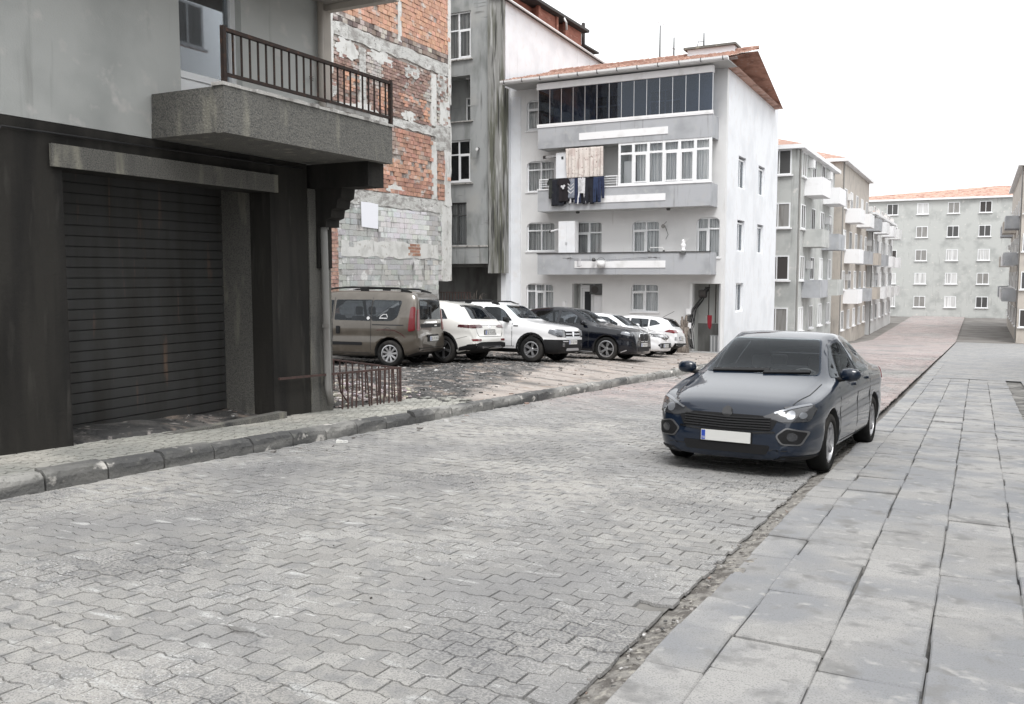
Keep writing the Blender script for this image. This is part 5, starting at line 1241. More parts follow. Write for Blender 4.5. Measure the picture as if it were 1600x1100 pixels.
    def rails(s, x0, x1, z, mt='car_plastic', y=.58, feet=3, h=.045, droop=.03):
        for q in (1, -1):
            pts = []; n = 14
            for i in range(n+1):
                x = lerp(x0, x1, i/n); hz = s.bvh.ray_cast(Vector((s.X(x), q*y, 4)), Vector((0, 0, -1)))[0].z
                e = min(i, n-i); pts.append((s.X(x), q*y, hz+h*min(1, e/2.)+.008))
            r_ = obj('roof_rail', MB().tube(pts, .022, 6).mesh('roof_rail', mt, smooth=True), s.root)
            for k in range(feet):
                i = int(round(lerp(1, n-1, k/(feet-1)))); p = pts[i]; obj('rail_foot', MB().box(p[0]-.1, p[0]+.1, p[1]-.022, p[1]+.022, p[2]-h-.03, p[2]-.004).mesh('rail_foot', mt), r_)
    def plate(s, view, y, z, ink=True, blue=False, out_=.018):
        o_ = Vector((s.X(0)+2, y, z)) if view == 'front' else Vector((s.X(s.sp['L'])-2, y, z)); d = Vector((-1, 0, 0)) if view == 'front' else Vector((1, 0, 0))
        h = s.bvh.ray_cast(o_, d); sg = 1 if view == 'front' else -1; x = h[0].x+sg*out_
        p = obj('licence_plate', MB().box(x-.006, x+.006, y-.26, y+.26, z-.055, z+.055).mesh('licence_plate', 'plate_white'), s.root)
        obj('plate_frame', MB().box(x-.02, x-.007 if sg > 0 else x+.02, y-.275, y+.275, z-.068, z+.068).mesh('plate_frame', 'car_plastic') if sg > 0 else MB().box(x+.007, x+.02, y-.275, y+.275, z-.068, z+.068).mesh('plate_frame', 'car_plastic'), p)
        ys = -1 if view == 'rear' else 1          # reading direction
        lx = x+sg*.0065
        obj('country_band', MB().box(min(lx, lx+sg*.001), max(lx, lx+sg*.001), y-ys*.255 if ys > 0 else y+.215, y-ys*.215 if ys > 0 else y+.255, z-.05, z+.05).mesh('country_band', 'plate_blue'), p)
        if ink:
          m = MB(); rnd_ = random.Random(int(abs(s.root.location[0])*100))
          for k in range(7):                          # characters too small to read: dark strokes
              u = -.16+k*.057+(.02 if k > 1 else 0)+(.02 if k > 3 else 0); u *= ys
              m.box(min(lx, lx+sg*.001), max(lx, lx+sg*.001), y+u-.017, y+u-.009, z-.035, z+.035); m.box(min(lx, lx+sg*.001), max(lx, lx+sg*.001), y+u+.009, y+u+.017, z-.035+.03*rnd_.randint(0, 1), z+.035)
              hb = rnd_.choice((-.035, -.004, .027)); m.box(min(lx, lx+sg*.0012), max(lx, lx+sg*.0012), y+u-.009, y+u+.009, z+hb, z+hb+.009)
          stuff(obj('plate_characters', m.mesh('plate_characters', 'plate_ink'), p))
        if blue:
            cu = bpy.data.curves.new('t', 'FONT'); cu.body = 'TR'; cu.size = .034; cu.align_x = 'CENTER'; to = bpy.data.objects.new('t', cu); COL.objects.link(to)
            dg = bpy.context.evaluated_depsgraph_get(); me = bpy.data.meshes.new_from_object(to.evaluated_get(dg)); bpy.data.objects.remove(to, do_unlink=True)
            me.materials.append(MATS['plate_white']); t = obj('country_letters', me, p); t.matrix_basis = Matrix.Translation((lx+sg*.002, y-.235, z-.04)) @ Matrix.Rotation(math.pi/2, 4, 'Z') @ Matrix.Rotation(math.pi/2, 4, 'X')
        return p
    def doors(s, xs_, z0, zb, handles, side_only=None):
        for q in (1, -1):
            for x in xs_: s.strip('door_gap', 'seam', [(x, z0), (x, (z0+zb)/2), (x+.0, zb)], 'side', .006, side=q)
            for x, z in handles:
                s.patch('door_handle', s.sp.get('handle', s.sp['paint']), [(x-.1, z-.018), (x+.1, z-.018), (x+.1, z+.018), (x-.1, z+.018)], 'side', .03, side=q, r=.015, thick=.02)
        s.strip('sill_line', 'seam', [(s.xa+.5, z0), (s.xb-.5, z0)], 'side', .006, side=1); s.strip('sill_line', 'seam', [(s.xa+.5, z0), (s.xb-.5, z0)], 'side', .006, side=-1)
    def archtrim(s, mt='car_plastic', w_=.06):
        for xc in (s.xa, s.xb):
            a0, a1 = R_(-12), R_(192); n = 14; r0, r1 = s.sp['arch']+.002, s.sp['arch']+w_
            O = [(xc+math.cos(lerp(a0, a1, i/n))*r1, s.sp['tr']+.01+math.sin(lerp(a0, a1, i/n))*r1) for i in range(n+1)]; I = [(xc+math.cos(lerp(a0, a1, i/n))*r0, s.sp['tr']+.01+math.sin(lerp(a0, a1, i/n))*r0) for i in range(n+1)]
            for q in (1, -1): s.patch('arch_trim', mt, O+I[::-1], 'side', .008, side=q, r=0, step=.12)

BOT = lambda L: [(0, .24), (.3, .19), (L-.5, .2), (L-.2, .27), (L, .36)]
BX = Vector((1, 0, 0)); BZ = Vector((0, 0, 1))

# --- brown van (rear and left flank towards the camera)
sp = dict(L=4.39, W=1.83, fo=.91, wb=2.755, tr=.315, rr=.205, arch=.375, paint='paint_taupe', shoulder=.985,
  top=[(0, .66), (.06, .86), (.9, 1.06), (1.0, 1.10), (1.72, 1.68), (2.0, 1.76), (2.6, 1.80), (3.8, 1.79), (4.12, 1.765), (4.22, 1.72), (4.29, 1.60), (4.325, 1.25), (4.345, 1.0), (4.36, .8), (4.385, .74), (4.39, .55)],
  belt=[(0, .64), (1, 1.0), (4.3, 1.06), (4.39, .5)], bot=[(0, .28), (.3, .2), (3.9, .22), (4.2, .30), (4.39, .36)], wid=[(0, .72), (.15, .88), (.5, .97), (1, 1), (3.9, 1), (4.2, .975), (4.32, .95), (4.39, .88)],
  rw=[(0, .6), (.9, .7), (1.7, .66), (2.2, .70), (3.9, .72), (4.39, .70)])
c = Car(sp, 'taupe brown people carrier van with roof rails, parked beside the red railing', (-13.68, 17.75), R_(191), 'van', 'vehicles parked on the rubble lot', 'parked_van')
c.wheels('rim_silver', 9, 'plain')
c.both('window', 'car_glass', [(1.12, 1.10), (2.18, 1.08), (2.18, 1.55), (1.75, 1.55)], 'side')
c.both('window', 'car_glass', [(2.24, 1.08), (3.18, 1.07), (3.18, 1.57), (2.24, 1.56)], 'side')
c.both('window', 'car_glass', [(3.20, 1.07), (3.72, 1.08), (3.86, 1.18), (3.94, 1.56), (3.20, 1.57)], 'side', r=.06)
c.patch('rear_window', 'car_glass', [(-.66, 1.12), (.66, 1.12), (.62, 1.60), (-.62, 1.60)], 'rear', .006, r=.06)
c.patch('tailgate_panel', 'car_plastic', [(-.62, .93), (.62, .93), (.66, 1.02), (-.66, 1.02)], 'rear', .008)
c.patch('windscreen', 'car_glass', [(-.7, 1.12), (.7, 1.12), (.6, 1.64), (-.6, 1.64)], 'front', .005, r=.06)
c.patch('tailgate_handle', 'chrome', [(-.35, 1.035), (.35, 1.035), (.33, 1.075), (-.33, 1.075)], 'rear', .02, thick=.015)
for q in (1, -1):
    t = c.patch('tail_light', 'tail_red', [(4.13, .84), (4.30, .87), (4.27, 1.42), (4.16, 1.42)], 'side', .012, side=q, r=.05, step=.05)
    c.patch('tail_light_rear', 'tail_red', [(.73, .86), (.85, .86), (.765, 1.36), (.70, 1.36)] if q > 0 else [(-.70, 1.36), (-.765, 1.36), (-.85, .86), (-.73, .86)], 'rear', .012, t, r=.04, step=.05)
    c.patch('headlight', 'lamp_clear', [(.1, .72), (.5, .86), (.45, .95), (.08, .86)], 'side', .006, side=q)
    c.strip('door_rail', 'seam', [(3.22, .985), (4.02, .985)], 'side', .012, side=q)
    c.patch('side_moulding', 'car_plastic', [(1.4, .50), (2.98, .50), (2.98, .57), (1.4, .57)], 'side', .014, side=q, r=.02)
    c.patch('door_pull', 'car_plastic', [(2.30, .76), (2.40, .76), (2.40, .94), (2.30, .94)], 'side', .02, side=q, r=.03)
    ring = [(3.62+.085*math.cos(k*math.pi/8), .84+.085*math.sin(k*math.pi/8)) for k in range(17)]
    c.strip('fuel_flap', 'seam', ring[:-1], 'side', .004, side=q)
    c.strip('graphic', 'tail_dark', [(3.35, .86), (3.55, .875), (3.8, .86), (3.98, .78), (4.06, .70)], 'side', .007, side=q)
c.doors([2.2, 3.19], .32, 1.62, [])
c.patch('sticker', 'sticker', [(3.40, 1.13), (3.60, 1.13), (3.60, 1.15), (3.40, 1.15)], 'side', .009, side=1, r=0); c.strip('sticker', 'sticker', [(3.42, 1.15), (3.44, 1.19), (3.50, 1.23), (3.58, 1.23), (3.61, 1.16)], 'side', .008, side=1, off=.009)
c.patch('sticker', 'sticker', [(3.12+.04*math.cos(k*.63), 1.135+.04*math.sin(k*.63)) for k in range(10)], 'side', .009, side=1, r=0)
c.patch('rear_bumper', 'paint_taupe', [(-.86, .42), (.86, .42), (.88, .70), (-.88, .70)], 'rear', .02, r=.08, step=.1)
c.patch('plate_recess', 'car_plastic', [(-.36, .60), (.36, .60), (.34, .76), (-.34, .76)], 'rear', .028, r=.02, thick=.03)
c.strip('bumper_step', 'seam', [(-.84, .46), (.84, .46)], 'rear', .008, off=.024)
c.plate('rear', 0, .67, out_=.05); c.rails(1.7, 4.1, 1.8, y=.62, h=.07); c.mirror(1.35, 1.08, 'paint_taupe')
c.patch('wiper', 'car_plastic', [(-.02, 1.13), (.05, 1.13), (.02, 1.42), (-.01, 1.42)], 'rear', .02, r=.01)
c.patch('tailgate_badge', 'chrome', [(-.35, .955), (-.2, .955), (-.2, .985), (-.35, .985)], 'rear', .014, r=.005)

# --- pearl white crossover seen from behind
sp = dict(L=4.57, W=1.895, fo=.93, wb=2.738, tr=.355, rr=.245, arch=.405, paint='paint_pearl',
  top=[(0, .6), (.08, .8), (.3, .92), (1.15, 1.06), (1.3, 1.12), (2.05, 1.54), (2.6, 1.60), (3.3, 1.58), (3.85, 1.50), (4.02, 1.44), (4.38, 1.12), (4.46, 1.05), (4.50, .93), (4.53, .74), (4.565, .66), (4.57, .5)],
  belt=[(0, .62), (1.2, .98), (3, 1.03), (4, 1.07), (4.4, 1.02), (4.57, .5)], bot=[(0, .26), (.3, .2), (3.9, .22), (4.3, .3), (4.57, .38)], wid=[(0, .66), (.12, .84), (.5, .97), (1, 1), (3.8, 1), (4.25, .96), (4.45, .9), (4.57, .8)],
  rw=[(0, .55), (1.1, .72), (1.9, .58), (2.5, .62), (3.6, .60), (4.1, .60), (4.4, .72), (4.57, .7)])
c = Car(sp, 'pearl white crossover showing its tailgate, parked right of the brown van', (-13.3, 20.02), R_(180), 'car', 'vehicles parked on the rubble lot')
c.wheels('rim_gun', 5, 'turbine'); c.archtrim('car_plastic', .05)
c.both('window', 'car_glass', [(1.45, 1.07), (2.45, 1.05), (2.45, 1.45), (2.1, 1.44)], 'side'); c.both('window', 'car_glass', [(2.5, 1.05), (3.3, 1.08), (3.25, 1.42), (2.5, 1.45)], 'side')
c.both('window', 'car_glass', [(3.34, 1.09), (3.78, 1.12), (3.55, 1.36), (3.29, 1.41)], 'side', r=.03)
c.patch('rear_window', 'car_glass', [(-.66, 1.13), (.66, 1.13), (.50, 1.42), (-.50, 1.42)], 'rear', .006, r=.05)
c.patch('spoiler', 'car_black_gloss', [(-.56, 1.425), (.56, 1.425), (.53, 1.46), (-.53, 1.46)], 'rear', .02, r=.01, thick=.03)
c.patch('windscreen', 'car_glass', [(-.7, 1.13), (.7, 1.13), (.55, 1.5), (-.55, 1.5)], 'front', .005)
for q in (1, -1):
    t = c.patch('tail_light', 'tail_dark', [(4.10, .93), (4.50, .90), (4.50, .98), (4.12, .985)], 'side', .012, side=q, r=.02, step=.04)
    P = [(.42, .93), (.84, .90), (.84, .985), (.48, .985), (.36, .95)]; c.patch('tail_light_rear', 'tail_dark', P if q > 0 else [(-a, b) for a, b in P[::-1]], 'rear', .014, t, r=.02, step=.04)
    P = [(.52, .585), (.82, .585), (.84, .63), (.52, .63)]; c.patch('reflector', 'tail_red', P if q > 0 else [(-a, b) for a, b in P[::-1]], 'rear', .012, r=.01, step=.05)
c.strip('tailgate_chrome', 'chrome', [(-.4, .985), (.4, .985)], 'rear', .008, off=.012); c.strip('tailgate_seam', 'seam', [(-.70, .99), (-.66, .80), (-.58, .69), (.58, .69), (.66, .80), (.70, .99)], 'rear', .005)
c.patch('plate_recess', 'car_plastic', [(-.32, .73), (.32, .73), (.28, .865), (-.28, .865)], 'rear', .006, r=.02); c.plate('rear', 0, .79)
c.patch('badge', 'chrome', [(-.05, .91), (.05, .91), (.03, .96), (-.03, .96)], 'rear', .014, r=.01)
c.patch('lower_bumper', 'car_plastic', [(-.86, .36), (.86, .36), (.88, .50), (.5, .555), (-.5, .555), (-.88, .50)], 'rear', .014, r=.03); c.patch('skid_trim', 'chrome', [(-.5, .40), (.5, .40), (.48, .45), (-.48, .45)], 'rear', .028, r=.015)
c.both('side_bumper', 'car_plastic', [(4.12, .33), (4.50, .40), (4.52, .52), (4.14, .42)], 'side', off=.012); c.both('sill_trim', 'car_plastic', [(1.36, .22), (3.26, .22), (3.26, .33), (1.36, .33)], 'side', off=.012)
c.doors([2.47, 3.36], .34, 1.02, [(2.35, .93), (3.2, .95)]); c.strip('bumper_seam', 'seam', [(4.06, .62), (4.36, .70)], 'side', .004, side=1); c.mirror(1.5, 1.04, 'paint_pearl')
c.patch('wiper', 'car_plastic', [(-.30, 1.14), (.02, 1.14), (.02, 1.17), (-.30, 1.19)], 'rear', .018, r=.01)

# --- white off-roader with black front bumper
sp = dict(L=4.32, W=1.82, fo=.82, wb=2.67, tr=.345, rr=.215, arch=.405, paint='paint_white', shoulder=.975,
  top=[(0, .62), (.03, .86), (.1, .96), (.3, 1.01), (1.05, 1.12), (1.2, 1.17), (1.85, 1.57), (2.2, 1.62), (3.4, 1.61), (3.95, 1.54), (4.18, 1.15), (4.27, .95), (4.32, .6)],
  belt=[(0, .6), (.1, .88), (1.2, 1.03), (4.0, 1.06), (4.32, .55)], bot=[(0, .30), (.3, .24), (3.8, .25), (4.32, .4)], wid=[(0, .74), (.06, .85), (.2, .93), (.5, .99), (1, 1), (3.8, 1), (4.2, .94), (4.32, .86)],
  rw=[(0, .6), (.3, .72), (1.1, .74), (1.85, .60), (2.3, .63), (3.9, .62), (4.32, .62)])
c = Car(sp, 'white off-road car with black front bumper and roof rails, in the middle of the row', (-11.9, 22.25), R_(0), 'car', 'vehicles parked on the rubble lot')
c.split('front_bumper', 'car_plastic', lambda p: p.x > c.X(.44) and p.z < .63, [((0, 0, .63), BZ), ((c.X(.44), 0, 0), BX)])
c.split('sill', 'car_plastic', lambda p: p.z < .36, [((0, 0, .36), BZ)])
c.wheels('rim_silver', 5, 'twin'); c.archtrim('car_plastic', .05); c.rails(1.95, 3.95, 1.62, y=.6, h=.06)
c.both('window', 'car_glass', [(1.42, 1.10), (2.38, 1.07), (2.38, 1.47), (1.95, 1.47), (1.75, 1.38)], 'side', r=.05); c.both('window', 'car_glass', [(2.46, 1.07), (3.28, 1.08), (3.25, 1.47), (2.46, 1.47)], 'side', r=.05); c.both('window', 'car_glass', [(3.42, 1.12), (3.78, 1.14), (3.72, 1.44), (3.42, 1.44)], 'side', r=.05)
c.patch('windscreen', 'car_glass_clear', [(-.70, 1.17), (.70, 1.17), (.58, 1.53), (-.58, 1.53)], 'front', .005, r=.05); c.patch('rear_window', 'car_glass', [(-.58, 1.18), (.58, 1.18), (.55, 1.5), (-.55, 1.5)], 'rear', .005)
for q in (1, -1):
    P = [(.36, .69), (.80, .70), (.84, .90), (.52, .90), (.38, .86)]; t = c.patch('headlight', 'lamp_dark', P if q > 0 else [(-a, b) for a, b in P[::-1]], 'front', .008, r=.03, step=.05)
    P = [(.60, .74), (.76, .74), (.80, .87), (.62, .87)]; c.patch('headlight_lens', 'lamp_clear', P if q > 0 else [(-a, b) for a, b in P[::-1]], 'front', .014, t, r=.03, step=.05)
    c.patch('headlight_side', 'lamp_clear', [(.06, .70), (.34, .80), (.30, .90), (.08, .88)], 'side', .008, t, q, r=.02, step=.04)
    P = [(.52, .44), (.66, .44), (.66, .54), (.52, .54)]; c.patch('fog_lamp', 'lamp_dark', P if q > 0 else [(-a, b) for a, b in P[::-1]], 'front', .01, r=.03, step=.05)
    c.patch('door_badge', 'car_plastic', [(1.22, .95), (1.36, .95), (1.36, .98), (1.22, .98)], 'side', .006, side=q, r=.005)
g = c.patch('grille', 'car_plastic', [(-.46, .69), (.46, .69), (.50, .86), (-.50, .86)], 'front', .012, r=.03)
for z in (.70, .78, .855): c.strip('grille_bar', 'chrome', [(-.46, z), (.46, z)], 'front', .011, g, off=.022)
c.patch('badge', 'chrome', [(-.07, .84), (-.05, .73), (0, .70), (.05, .73), (.07, .84)], 'front', .032, r=.01, thick=.02); c.plate('front', .0, .56)
c.patch('skid_plate', 'rim_silver', [(-.42, .33), (.42, .33), (.38, .40), (-.38, .40)], 'front', .012, r=.02); c.strip('bumper_slot', 'alu', [(-.62, .585), (-.3, .585)], 'front', .014, off=.01)
c.doors([1.4, 2.42, 3.3], .42, 1.05, [(2.28, .98), (3.2, .98)]); c.mirror(1.55, 1.07, 'car_plastic', out_=.08)

# --- black crossover with paired front grilles
sp = dict(L=4.5, W=1.845, fo=.86, wb=2.69, tr=.35, rr=.245, arch=.395, paint='paint_black',
  top=[(0, .56), (.03, .80), (.12, .90), (.3, .95), (1.15, 1.07), (1.3, 1.12), (2.1, 1.52), (2.6, 1.575), (3.3, 1.53), (4.05, 1.28), (4.35, 1.10), (4.45, .95), (4.5, .6)],
  belt=[(0, .55), (.1, .82), (1.2, .98), (3.8, 1.06), (4.3, 1.02), (4.5, .55)], bot=[(0, .22), (.3, .2), (3.9, .22), (4.5, .4)], wid=[(0, .72), (.06, .83), (.2, .92), (.5, .985), (1, 1), (3.9, 1), (4.3, .95), (4.5, .84)],
  rw=[(0, .55), (.3, .72), (1.1, .73), (2.0, .57), (2.6, .61), (3.4, .58), (4.1, .6), (4.5, .66)])
c = Car(sp, 'glossy black crossover with paired chrome-rimmed grilles, parked right of the white off-roader', (-11.05, 25.5), R_(0), 'car', 'vehicles parked on the rubble lot')
c.wheels('rim_silver', 5, 'twin')
c.both('window', 'car_glass', [(1.5, 1.06), (2.42, 1.06), (2.42, 1.45), (2.1, 1.42)], 'side', r=.04); c.both('window', 'car_glass', [(2.5, 1.06), (3.35, 1.09), (3.25, 1.42), (2.5, 1.45)], 'side', r=.04); c.both('window', 'car_glass', [(3.4, 1.1), (3.72, 1.14), (3.52, 1.33), (3.33, 1.4)], 'side', r=.02)
c.both('belt_trim', 'car_black_gloss', [(1.45, 1.035), (3.7, 1.10), (3.7, 1.115), (1.45, 1.05)], 'side', off=.008, r=0)
c.patch('windscreen', 'car_glass_clear', [(-.68, 1.13), (.68, 1.13), (.54, 1.49), (-.54, 1.49)], 'front', .005, r=.05); c.patch('rear_window', 'car_glass', [(-.55, 1.14), (.55, 1.14), (.48, 1.36), (-.48, 1.36)], 'rear', .005)
for q in (1, -1):
    P = [(.03, .58), (.29, .58), (.37, .70), (.32, .83), (.03, .83)]; P = P if q > 0 else [(-a, b) for a, b in P[::-1]]
    cx = sum(a for a, b in P)/5; cz = sum(b for a, b in P)/5
    g = c.patch('grille', 'chrome', P, 'front', .02, r=.03, step=.05); c.patch('grille_mesh', 'car_plastic', [(cx+(a-cx)*.84, cz+(b-cz)*.84) for a, b in P], 'front', .03, g, r=.03, step=.05)
    P = [(.40, .74), (.80, .73), (.84, .86), (.60, .87), (.42, .82)]; t = c.patch('headlight', 'lamp_dark', P if q > 0 else [(-a, b) for a, b in P[::-1]], 'front', .008, r=.02, step=.05)
    c.patch('headlight_side', 'lamp_clear', [(.08, .74), (.42, .80), (.40, .87), (.1, .86)], 'side', .006, t, q, r=.02, step=.04)
    P = [(.62, .36), (.78, .42), (.80, .56), (.74, .56)]; c.patch('air_curtain', 'car_plastic', P if q > 0 else [(-a, b) for a, b in P[::-1]], 'front', .006, r=.02, step=.05)
    c.patch('bumper_trim', 'alu', [(.22, .32), (.40, .26), (.42, .275), (.24, .345)], 'side', .008, side=q, r=.005, step=.05)
    c.patch('sill_trim', 'rim_silver', [(1.3, .235), (3.2, .235), (3.2, .262), (1.3, .262)], 'side', .014, side=q, r=.005)
c.patch('lower_grille', 'car_plastic', [(-.5, .30), (.5, .30), (.44, .44), (-.44, .44)], 'front', .008, r=.03); c.plate('front', 0, .49)
c.patch('badge', 'chrome', [(.04*math.cos(k*.63), .885+.03*math.sin(k*.63)) for k in range(10)], 'front', .01, r=0, step=.05)
c.doors([1.42, 2.46, 3.38], .32, 1.04, [(2.3, .95), (3.2, .99)]); c.mirror(1.58, 1.04, 'paint_black', out_=.1)
c.patch('dashboard_sheet', 'sticker', [(-.1, 1.15), (.45, 1.15), (.43, 1.22), (-.08, 1.22)], 'front', .008, r=.01)

# --- white hatchback with dark wide grille (nose to camera)
HT = dict(L=4.06, W=1.73, fo=.84, wb=2.59, tr=.305, rr=.205, arch=.355, paint='paint_white',
  top=[(0, .5), (.04, .66), (.15, .76), (.35, .83), (.95, .97), (1.1, 1.02), (1.85, 1.40), (2.3, 1.45), (3.2, 1.41), (3.62, 1.31), (3.88, 1.02), (3.98, .9), (4.03, .75), (4.06, .5)],
  belt=[(0, .5), (.1, .68), (1.1, .92), (3.4, 1.02), (3.9, .96), (4.06, .5)], bot=[(0, .2), (.3, .17), (3.5, .19), (4.06, .34)], wid=[(0, .68), (.06, .80), (.2, .90), (.5, .98), (1, 1), (3.5, 1), (3.85, .95), (4.06, .82)],
  rw=[(0, .5), (.3, .66), (1., .70), (1.8, .55), (2.3, .59), (3.3, .57), (3.8, .62), (4.06, .62)])
c = Car(HT, 'white hatchback facing the street, half hidden behind the black crossover', (-11.45, 29.1), R_(0), 'car', 'vehicles parked on the rubble lot')
c.wheels('rim_silver', 5, 'plain')
def hatch_glass(c):
    c.both('window', 'car_glass', [(1.28, 1.0), (2.25, .98), (2.25, 1.33), (1.9, 1.31)], 'side', r=.04); c.both('window', 'car_glass', [(2.31, .98), (3.0, 1.02), (2.98, 1.31), (2.31, 1.33)], 'side', r=.04); c.both('window', 'car_glass', [(3.05, 1.04), (3.45, 1.13), (3.25, 1.26), (3.03, 1.30)], 'side', r=.03)
    c.patch('windscreen', 'car_glass_clear', [(-.64, 1.02), (.64, 1.02), (.5, 1.37), (-.5, 1.37)], 'front', .005, r=.05); c.patch('rear_window', 'car_glass', [(-.56, 1.05), (.56, 1.05), (.5, 1.30), (-.5, 1.30)], 'rear', .005, r=.05)
    c.doors([1.3, 2.28, 3.04], .28, .98, [(2.15, .9)]); c.mirror(1.35, .98, 'paint_white')
hatch_glass(c)
g = c.patch('grille', 'car_black_gloss', [(-.36, .62), (0, .56), (.36, .62), (.36, .69), (-.36, .69)], 'front', .008, r=.02, step=.05)
c.patch('badge', 'chrome', [(0, .52), (.065, .63), (0, .74), (-.065, .63)], 'front', .026, r=.005, thick=.03, step=.05); c.patch('badge_centre', 'car_black_gloss', [(0, .57), (.028, .63), (0, .69), (-.028, .63)], 'front', .034, r=0, step=.05)
for q in (1, -1):
    P = [(.36, .63), (.74, .68), (.76, .80), (.55, .76), (.38, .70)]; t = c.patch('headlight', 'lamp_dark', P if q > 0 else [(-a, b) for a, b in P[::-1]], 'front', .007, r=.02, step=.05); c.patch('headlight_side', 'lamp_dark', [(.08, .66), (.36, .72), (.42, .80), (.1, .76)], 'side', .006, t, q, r=.02, step=.04)
    P = [(.50, .34), (.60, .34), (.60, .44), (.50, .44)]; c.patch('fog_lamp', 'lamp_clear', P if q > 0 else [(-a, b) for a, b in P[::-1]], 'front', .016, r=.04, step=.05)
c.patch('lower_grille', 'car_plastic', [(-.52, .30), (.52, .30), (.68, .41), (.55, .47), (-.55, .47), (-.68, .41)], 'front', .008, r=.03); c.plate('front', 0, .38)
# --- second white hatchback, tail to the street
H2 = dict(HT); c = Car(H2, 'white hatchback showing its red tail light, farthest right in the row', (-11.6, 32.0), R_(183), 'car', 'vehicles parked on the rubble lot')
c.wheels('rim_silver', 5, 'plain'); hatch_glass(c)
c.patch('spoiler', 'car_black_gloss', [(-.54, 1.30), (.54, 1.30), (.52, 1.335), (-.52, 1.335)], 'rear', .03, r=.01, thick=.04)
for q in (1, -1):
    t = c.patch('tail_light', 'tail_red', [(3.62, .86), (3.98, .80), (3.97, .92), (3.80, .95)], 'side', .01, side=q, r=.03, step=.04); P = [(.42, .82), (.78, .82), (.78, .93), (.5, .92)]; c.patch('tail_light_rear', 'tail_red', P if q > 0 else [(-a, b) for a, b in P[::-1]], 'rear', .01, t, r=.03, step=.05)
    P = [(.62, .55), (.74, .55), (.74, .68), (.62, .68)]; c.patch('rear_vent', 'rim_silver', P if q > 0 else [(-a, b) for a, b in P[::-1]], 'rear', .01, r=.02, step=.05)
c.patch('lower_bumper', 'car_plastic', [(-.72, .33), (.72, .33), (.74, .45), (-.74, .45)], 'rear', .01, r=.03); c.plate('rear', 0, .62)
obj('aerial', MB().tube([(c.X(3.3), 0, 1.38), (c.X(3.75), 0, 1.62)], .008, 5).mesh('aerial', 'car_plastic'), c.root)

# --- navy sedan by the right kerb, nose towards the camera
sp = dict(L=4.53, W=1.79, fo=.88, wb=2.636, tr=.315, rr=.215, arch=.365, paint='paint_navy', ground=lambda X, Y: gz(Y)+.002,
  top=[(0, .46), (.02, .60), (.05, .69), (.12, .755), (.26, .805), (.45, .85), (1.0, .96), (1.15, 1.0), (1.95, 1.41), (2.4, 1.48), (3.0, 1.45), (3.7, 1.2), (3.9, 1.13), (4.38, 1.08), (4.47, .95), (4.53, .55)],
  belt=[(0, .45), (.1, .64), (1.1, .90), (3.6, 1.0), (4.3, .98), (4.53, .5)], bot=[(0, .19), (.3, .17), (4, .2), (4.53, .34)], wid=[(0, .60), (.04, .73), (.12, .835), (.25, .905), (.55, .98), (1, 1), (3.9, 1), (4.35, .94), (4.53, .82)],
  rw=[(0, .48), (.15, .6), (.4, .68), (1., .70), (1.9, .56), (2.4, .60), (3.1, .57), (3.7, .58), (4.53, .62)])
c = Car(sp, 'dark navy blue saloon facing the camera by the right kerb', (-2.14, 11.35), R_(-93.5), 'car')
c.wheels('rim_silver', 5, 'plain')
c.patch('windscreen', 'car_glass_clear', [(-.66, 1.0), (.66, 1.0), (.52, 1.39), (-.52, 1.39)], 'front', .005, r=.05)
c.patch('rear_window', 'car_glass', [(-.6, 1.14), (.6, 1.14), (.5, 1.38), (-.5, 1.38)], 'rear', .005, r=.05)
c.both('window', 'car_glass', [(1.32, .98), (2.28, .96), (2.28, 1.36), (1.95, 1.33)], 'side', r=.04); c.both('window', 'car_glass', [(2.34, .96), (3.1, 1.0), (3.05, 1.33), (2.34, 1.36)], 'side', r=.04)
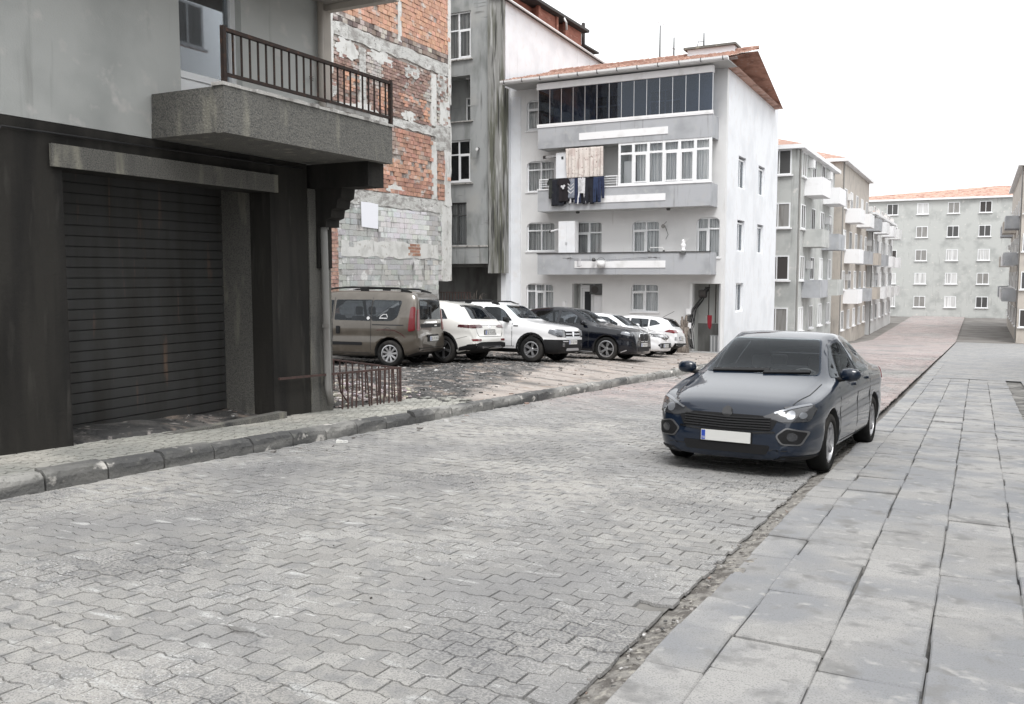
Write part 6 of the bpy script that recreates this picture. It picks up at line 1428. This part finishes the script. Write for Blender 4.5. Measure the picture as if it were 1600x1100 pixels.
for q in (1, -1):
    P = [(.36, .63), (.55, .585), (.79, .60), (.83, .72), (.76, .765), (.60, .73)]; P = P if q > 0 else [(-a, b) for a, b in P[::-1]]
    t = c.patch('headlight', 'lamp_dark', P, 'front', .009, r=.025, step=.04)
    P = [(.47, .675), (.62, .728), (.77, .762), (.79, .748), (.62, .708), (.48, .66)]; c.patch('daytime_light', 'lamp_clear', P if q > 0 else [(-a, b) for a, b in P[::-1]], 'front', .014, t, r=.008, step=.04)
    for yy, rr_ in ((.63, .042), (.735, .03)):
        P = [(q*yy+rr_*math.cos(k*.524), .655+rr_*math.sin(k*.524)) for k in range(12)]; c.patch('headlight_lens', 'lamp_clear', P, 'front', .014, t, r=0, step=.04)
    c.patch('headlight_side', 'lamp_dark', [(.14, .63), (.32, .70), (.36, .755), (.12, .73)], 'side', .008, t, q, r=.02, step=.04)
    P = [(.56, .36), (.74, .36), (.80, .50), (.60, .54), (.50, .45)]; P = P if q > 0 else [(-a, b) for a, b in P[::-1]]; f = c.patch('fog_surround', 'rim_gun', P, 'front', .010, r=.035, step=.04)
    cx = sum(a for a, b in P)/5; cz = sum(b for a, b in P)/5; c.patch('fog_recess', 'car_plastic', [(cx+(a-cx)*.86, cz+(b-cz)*.84) for a, b in P], 'front', .016, f, r=.03, step=.04)
    c.patch('fog_lamp', 'lamp_dark', [(q*.655+.045*math.cos(k*.524), .445+.045*math.sin(k*.524)) for k in range(12)], 'front', .022, f, r=0, step=.04)
g = c.patch('grille', 'car_plastic', [(-.46, .49), (0, .47), (.46, .49), (.52, .61), (.36, .64), (-.36, .64), (-.52, .61)], 'front', .007, r=.03, step=.05)
for k in range(5): c.strip('grille_slat', 'car_black_gloss', [(-.45, .510+k*.026), (0, .500+k*.026), (.45, .510+k*.026)], 'front', .006, g, off=.018)
c.patch('badge', 'car_black_gloss', [(.055*math.cos(k*.524), .655+.055*math.sin(k*.524)) for k in range(12)], 'front', .014, r=0, step=.05)
c.patch('lower_grille', 'car_plastic', [(-.42, .25), (.42, .25), (.46, .345), (-.46, .345)], 'front', .008, r=.03); c.strip('grille_moulding', 'car_black_gloss', [(-.5, .485), (-.2, .455), (.2, .455), (.5, .485)], 'front', .007, off=.012)
c.strip('bumper_seam', 'seam', [(-.62, .30), (.62, .30)], 'front', .004)
c.both('splitter', 'car_plastic', [(.02, .20), (.5, .19), (.5, .235), (.02, .25)], 'side', off=.012, r=.01)
for q in (1, -1): c.strip('bonnet_seam', 'seam', [(.22, q*.62), (.6, q*.70), (1.05, q*.72)], 'top', .005)
c.plate('front', 0, .405, ink=False, blue=True); c.doors([1.3, 2.31, 3.15], .28, .96, [(2.15, .88), (3.0, .91)]); c.mirror(1.42, .96, 'paint_navy', 'car_plastic', out_=.11)
c.strip('wiper', 'car_plastic', [(-.55, 1.01), (.1, 1.035)], 'front', .012, off=.02); c.strip('wiper', 'car_plastic', [(.05, 1.01), (.55, 1.03)], 'front', .012, off=.02)
for q in (1, -1): c.patch('tail_light', 'tail_red', [(4.15, .84), (4.46, .86), (4.42, 1.0), (4.2, .97)], 'side', .008, side=q)
c.plate('rear', 0, .8)
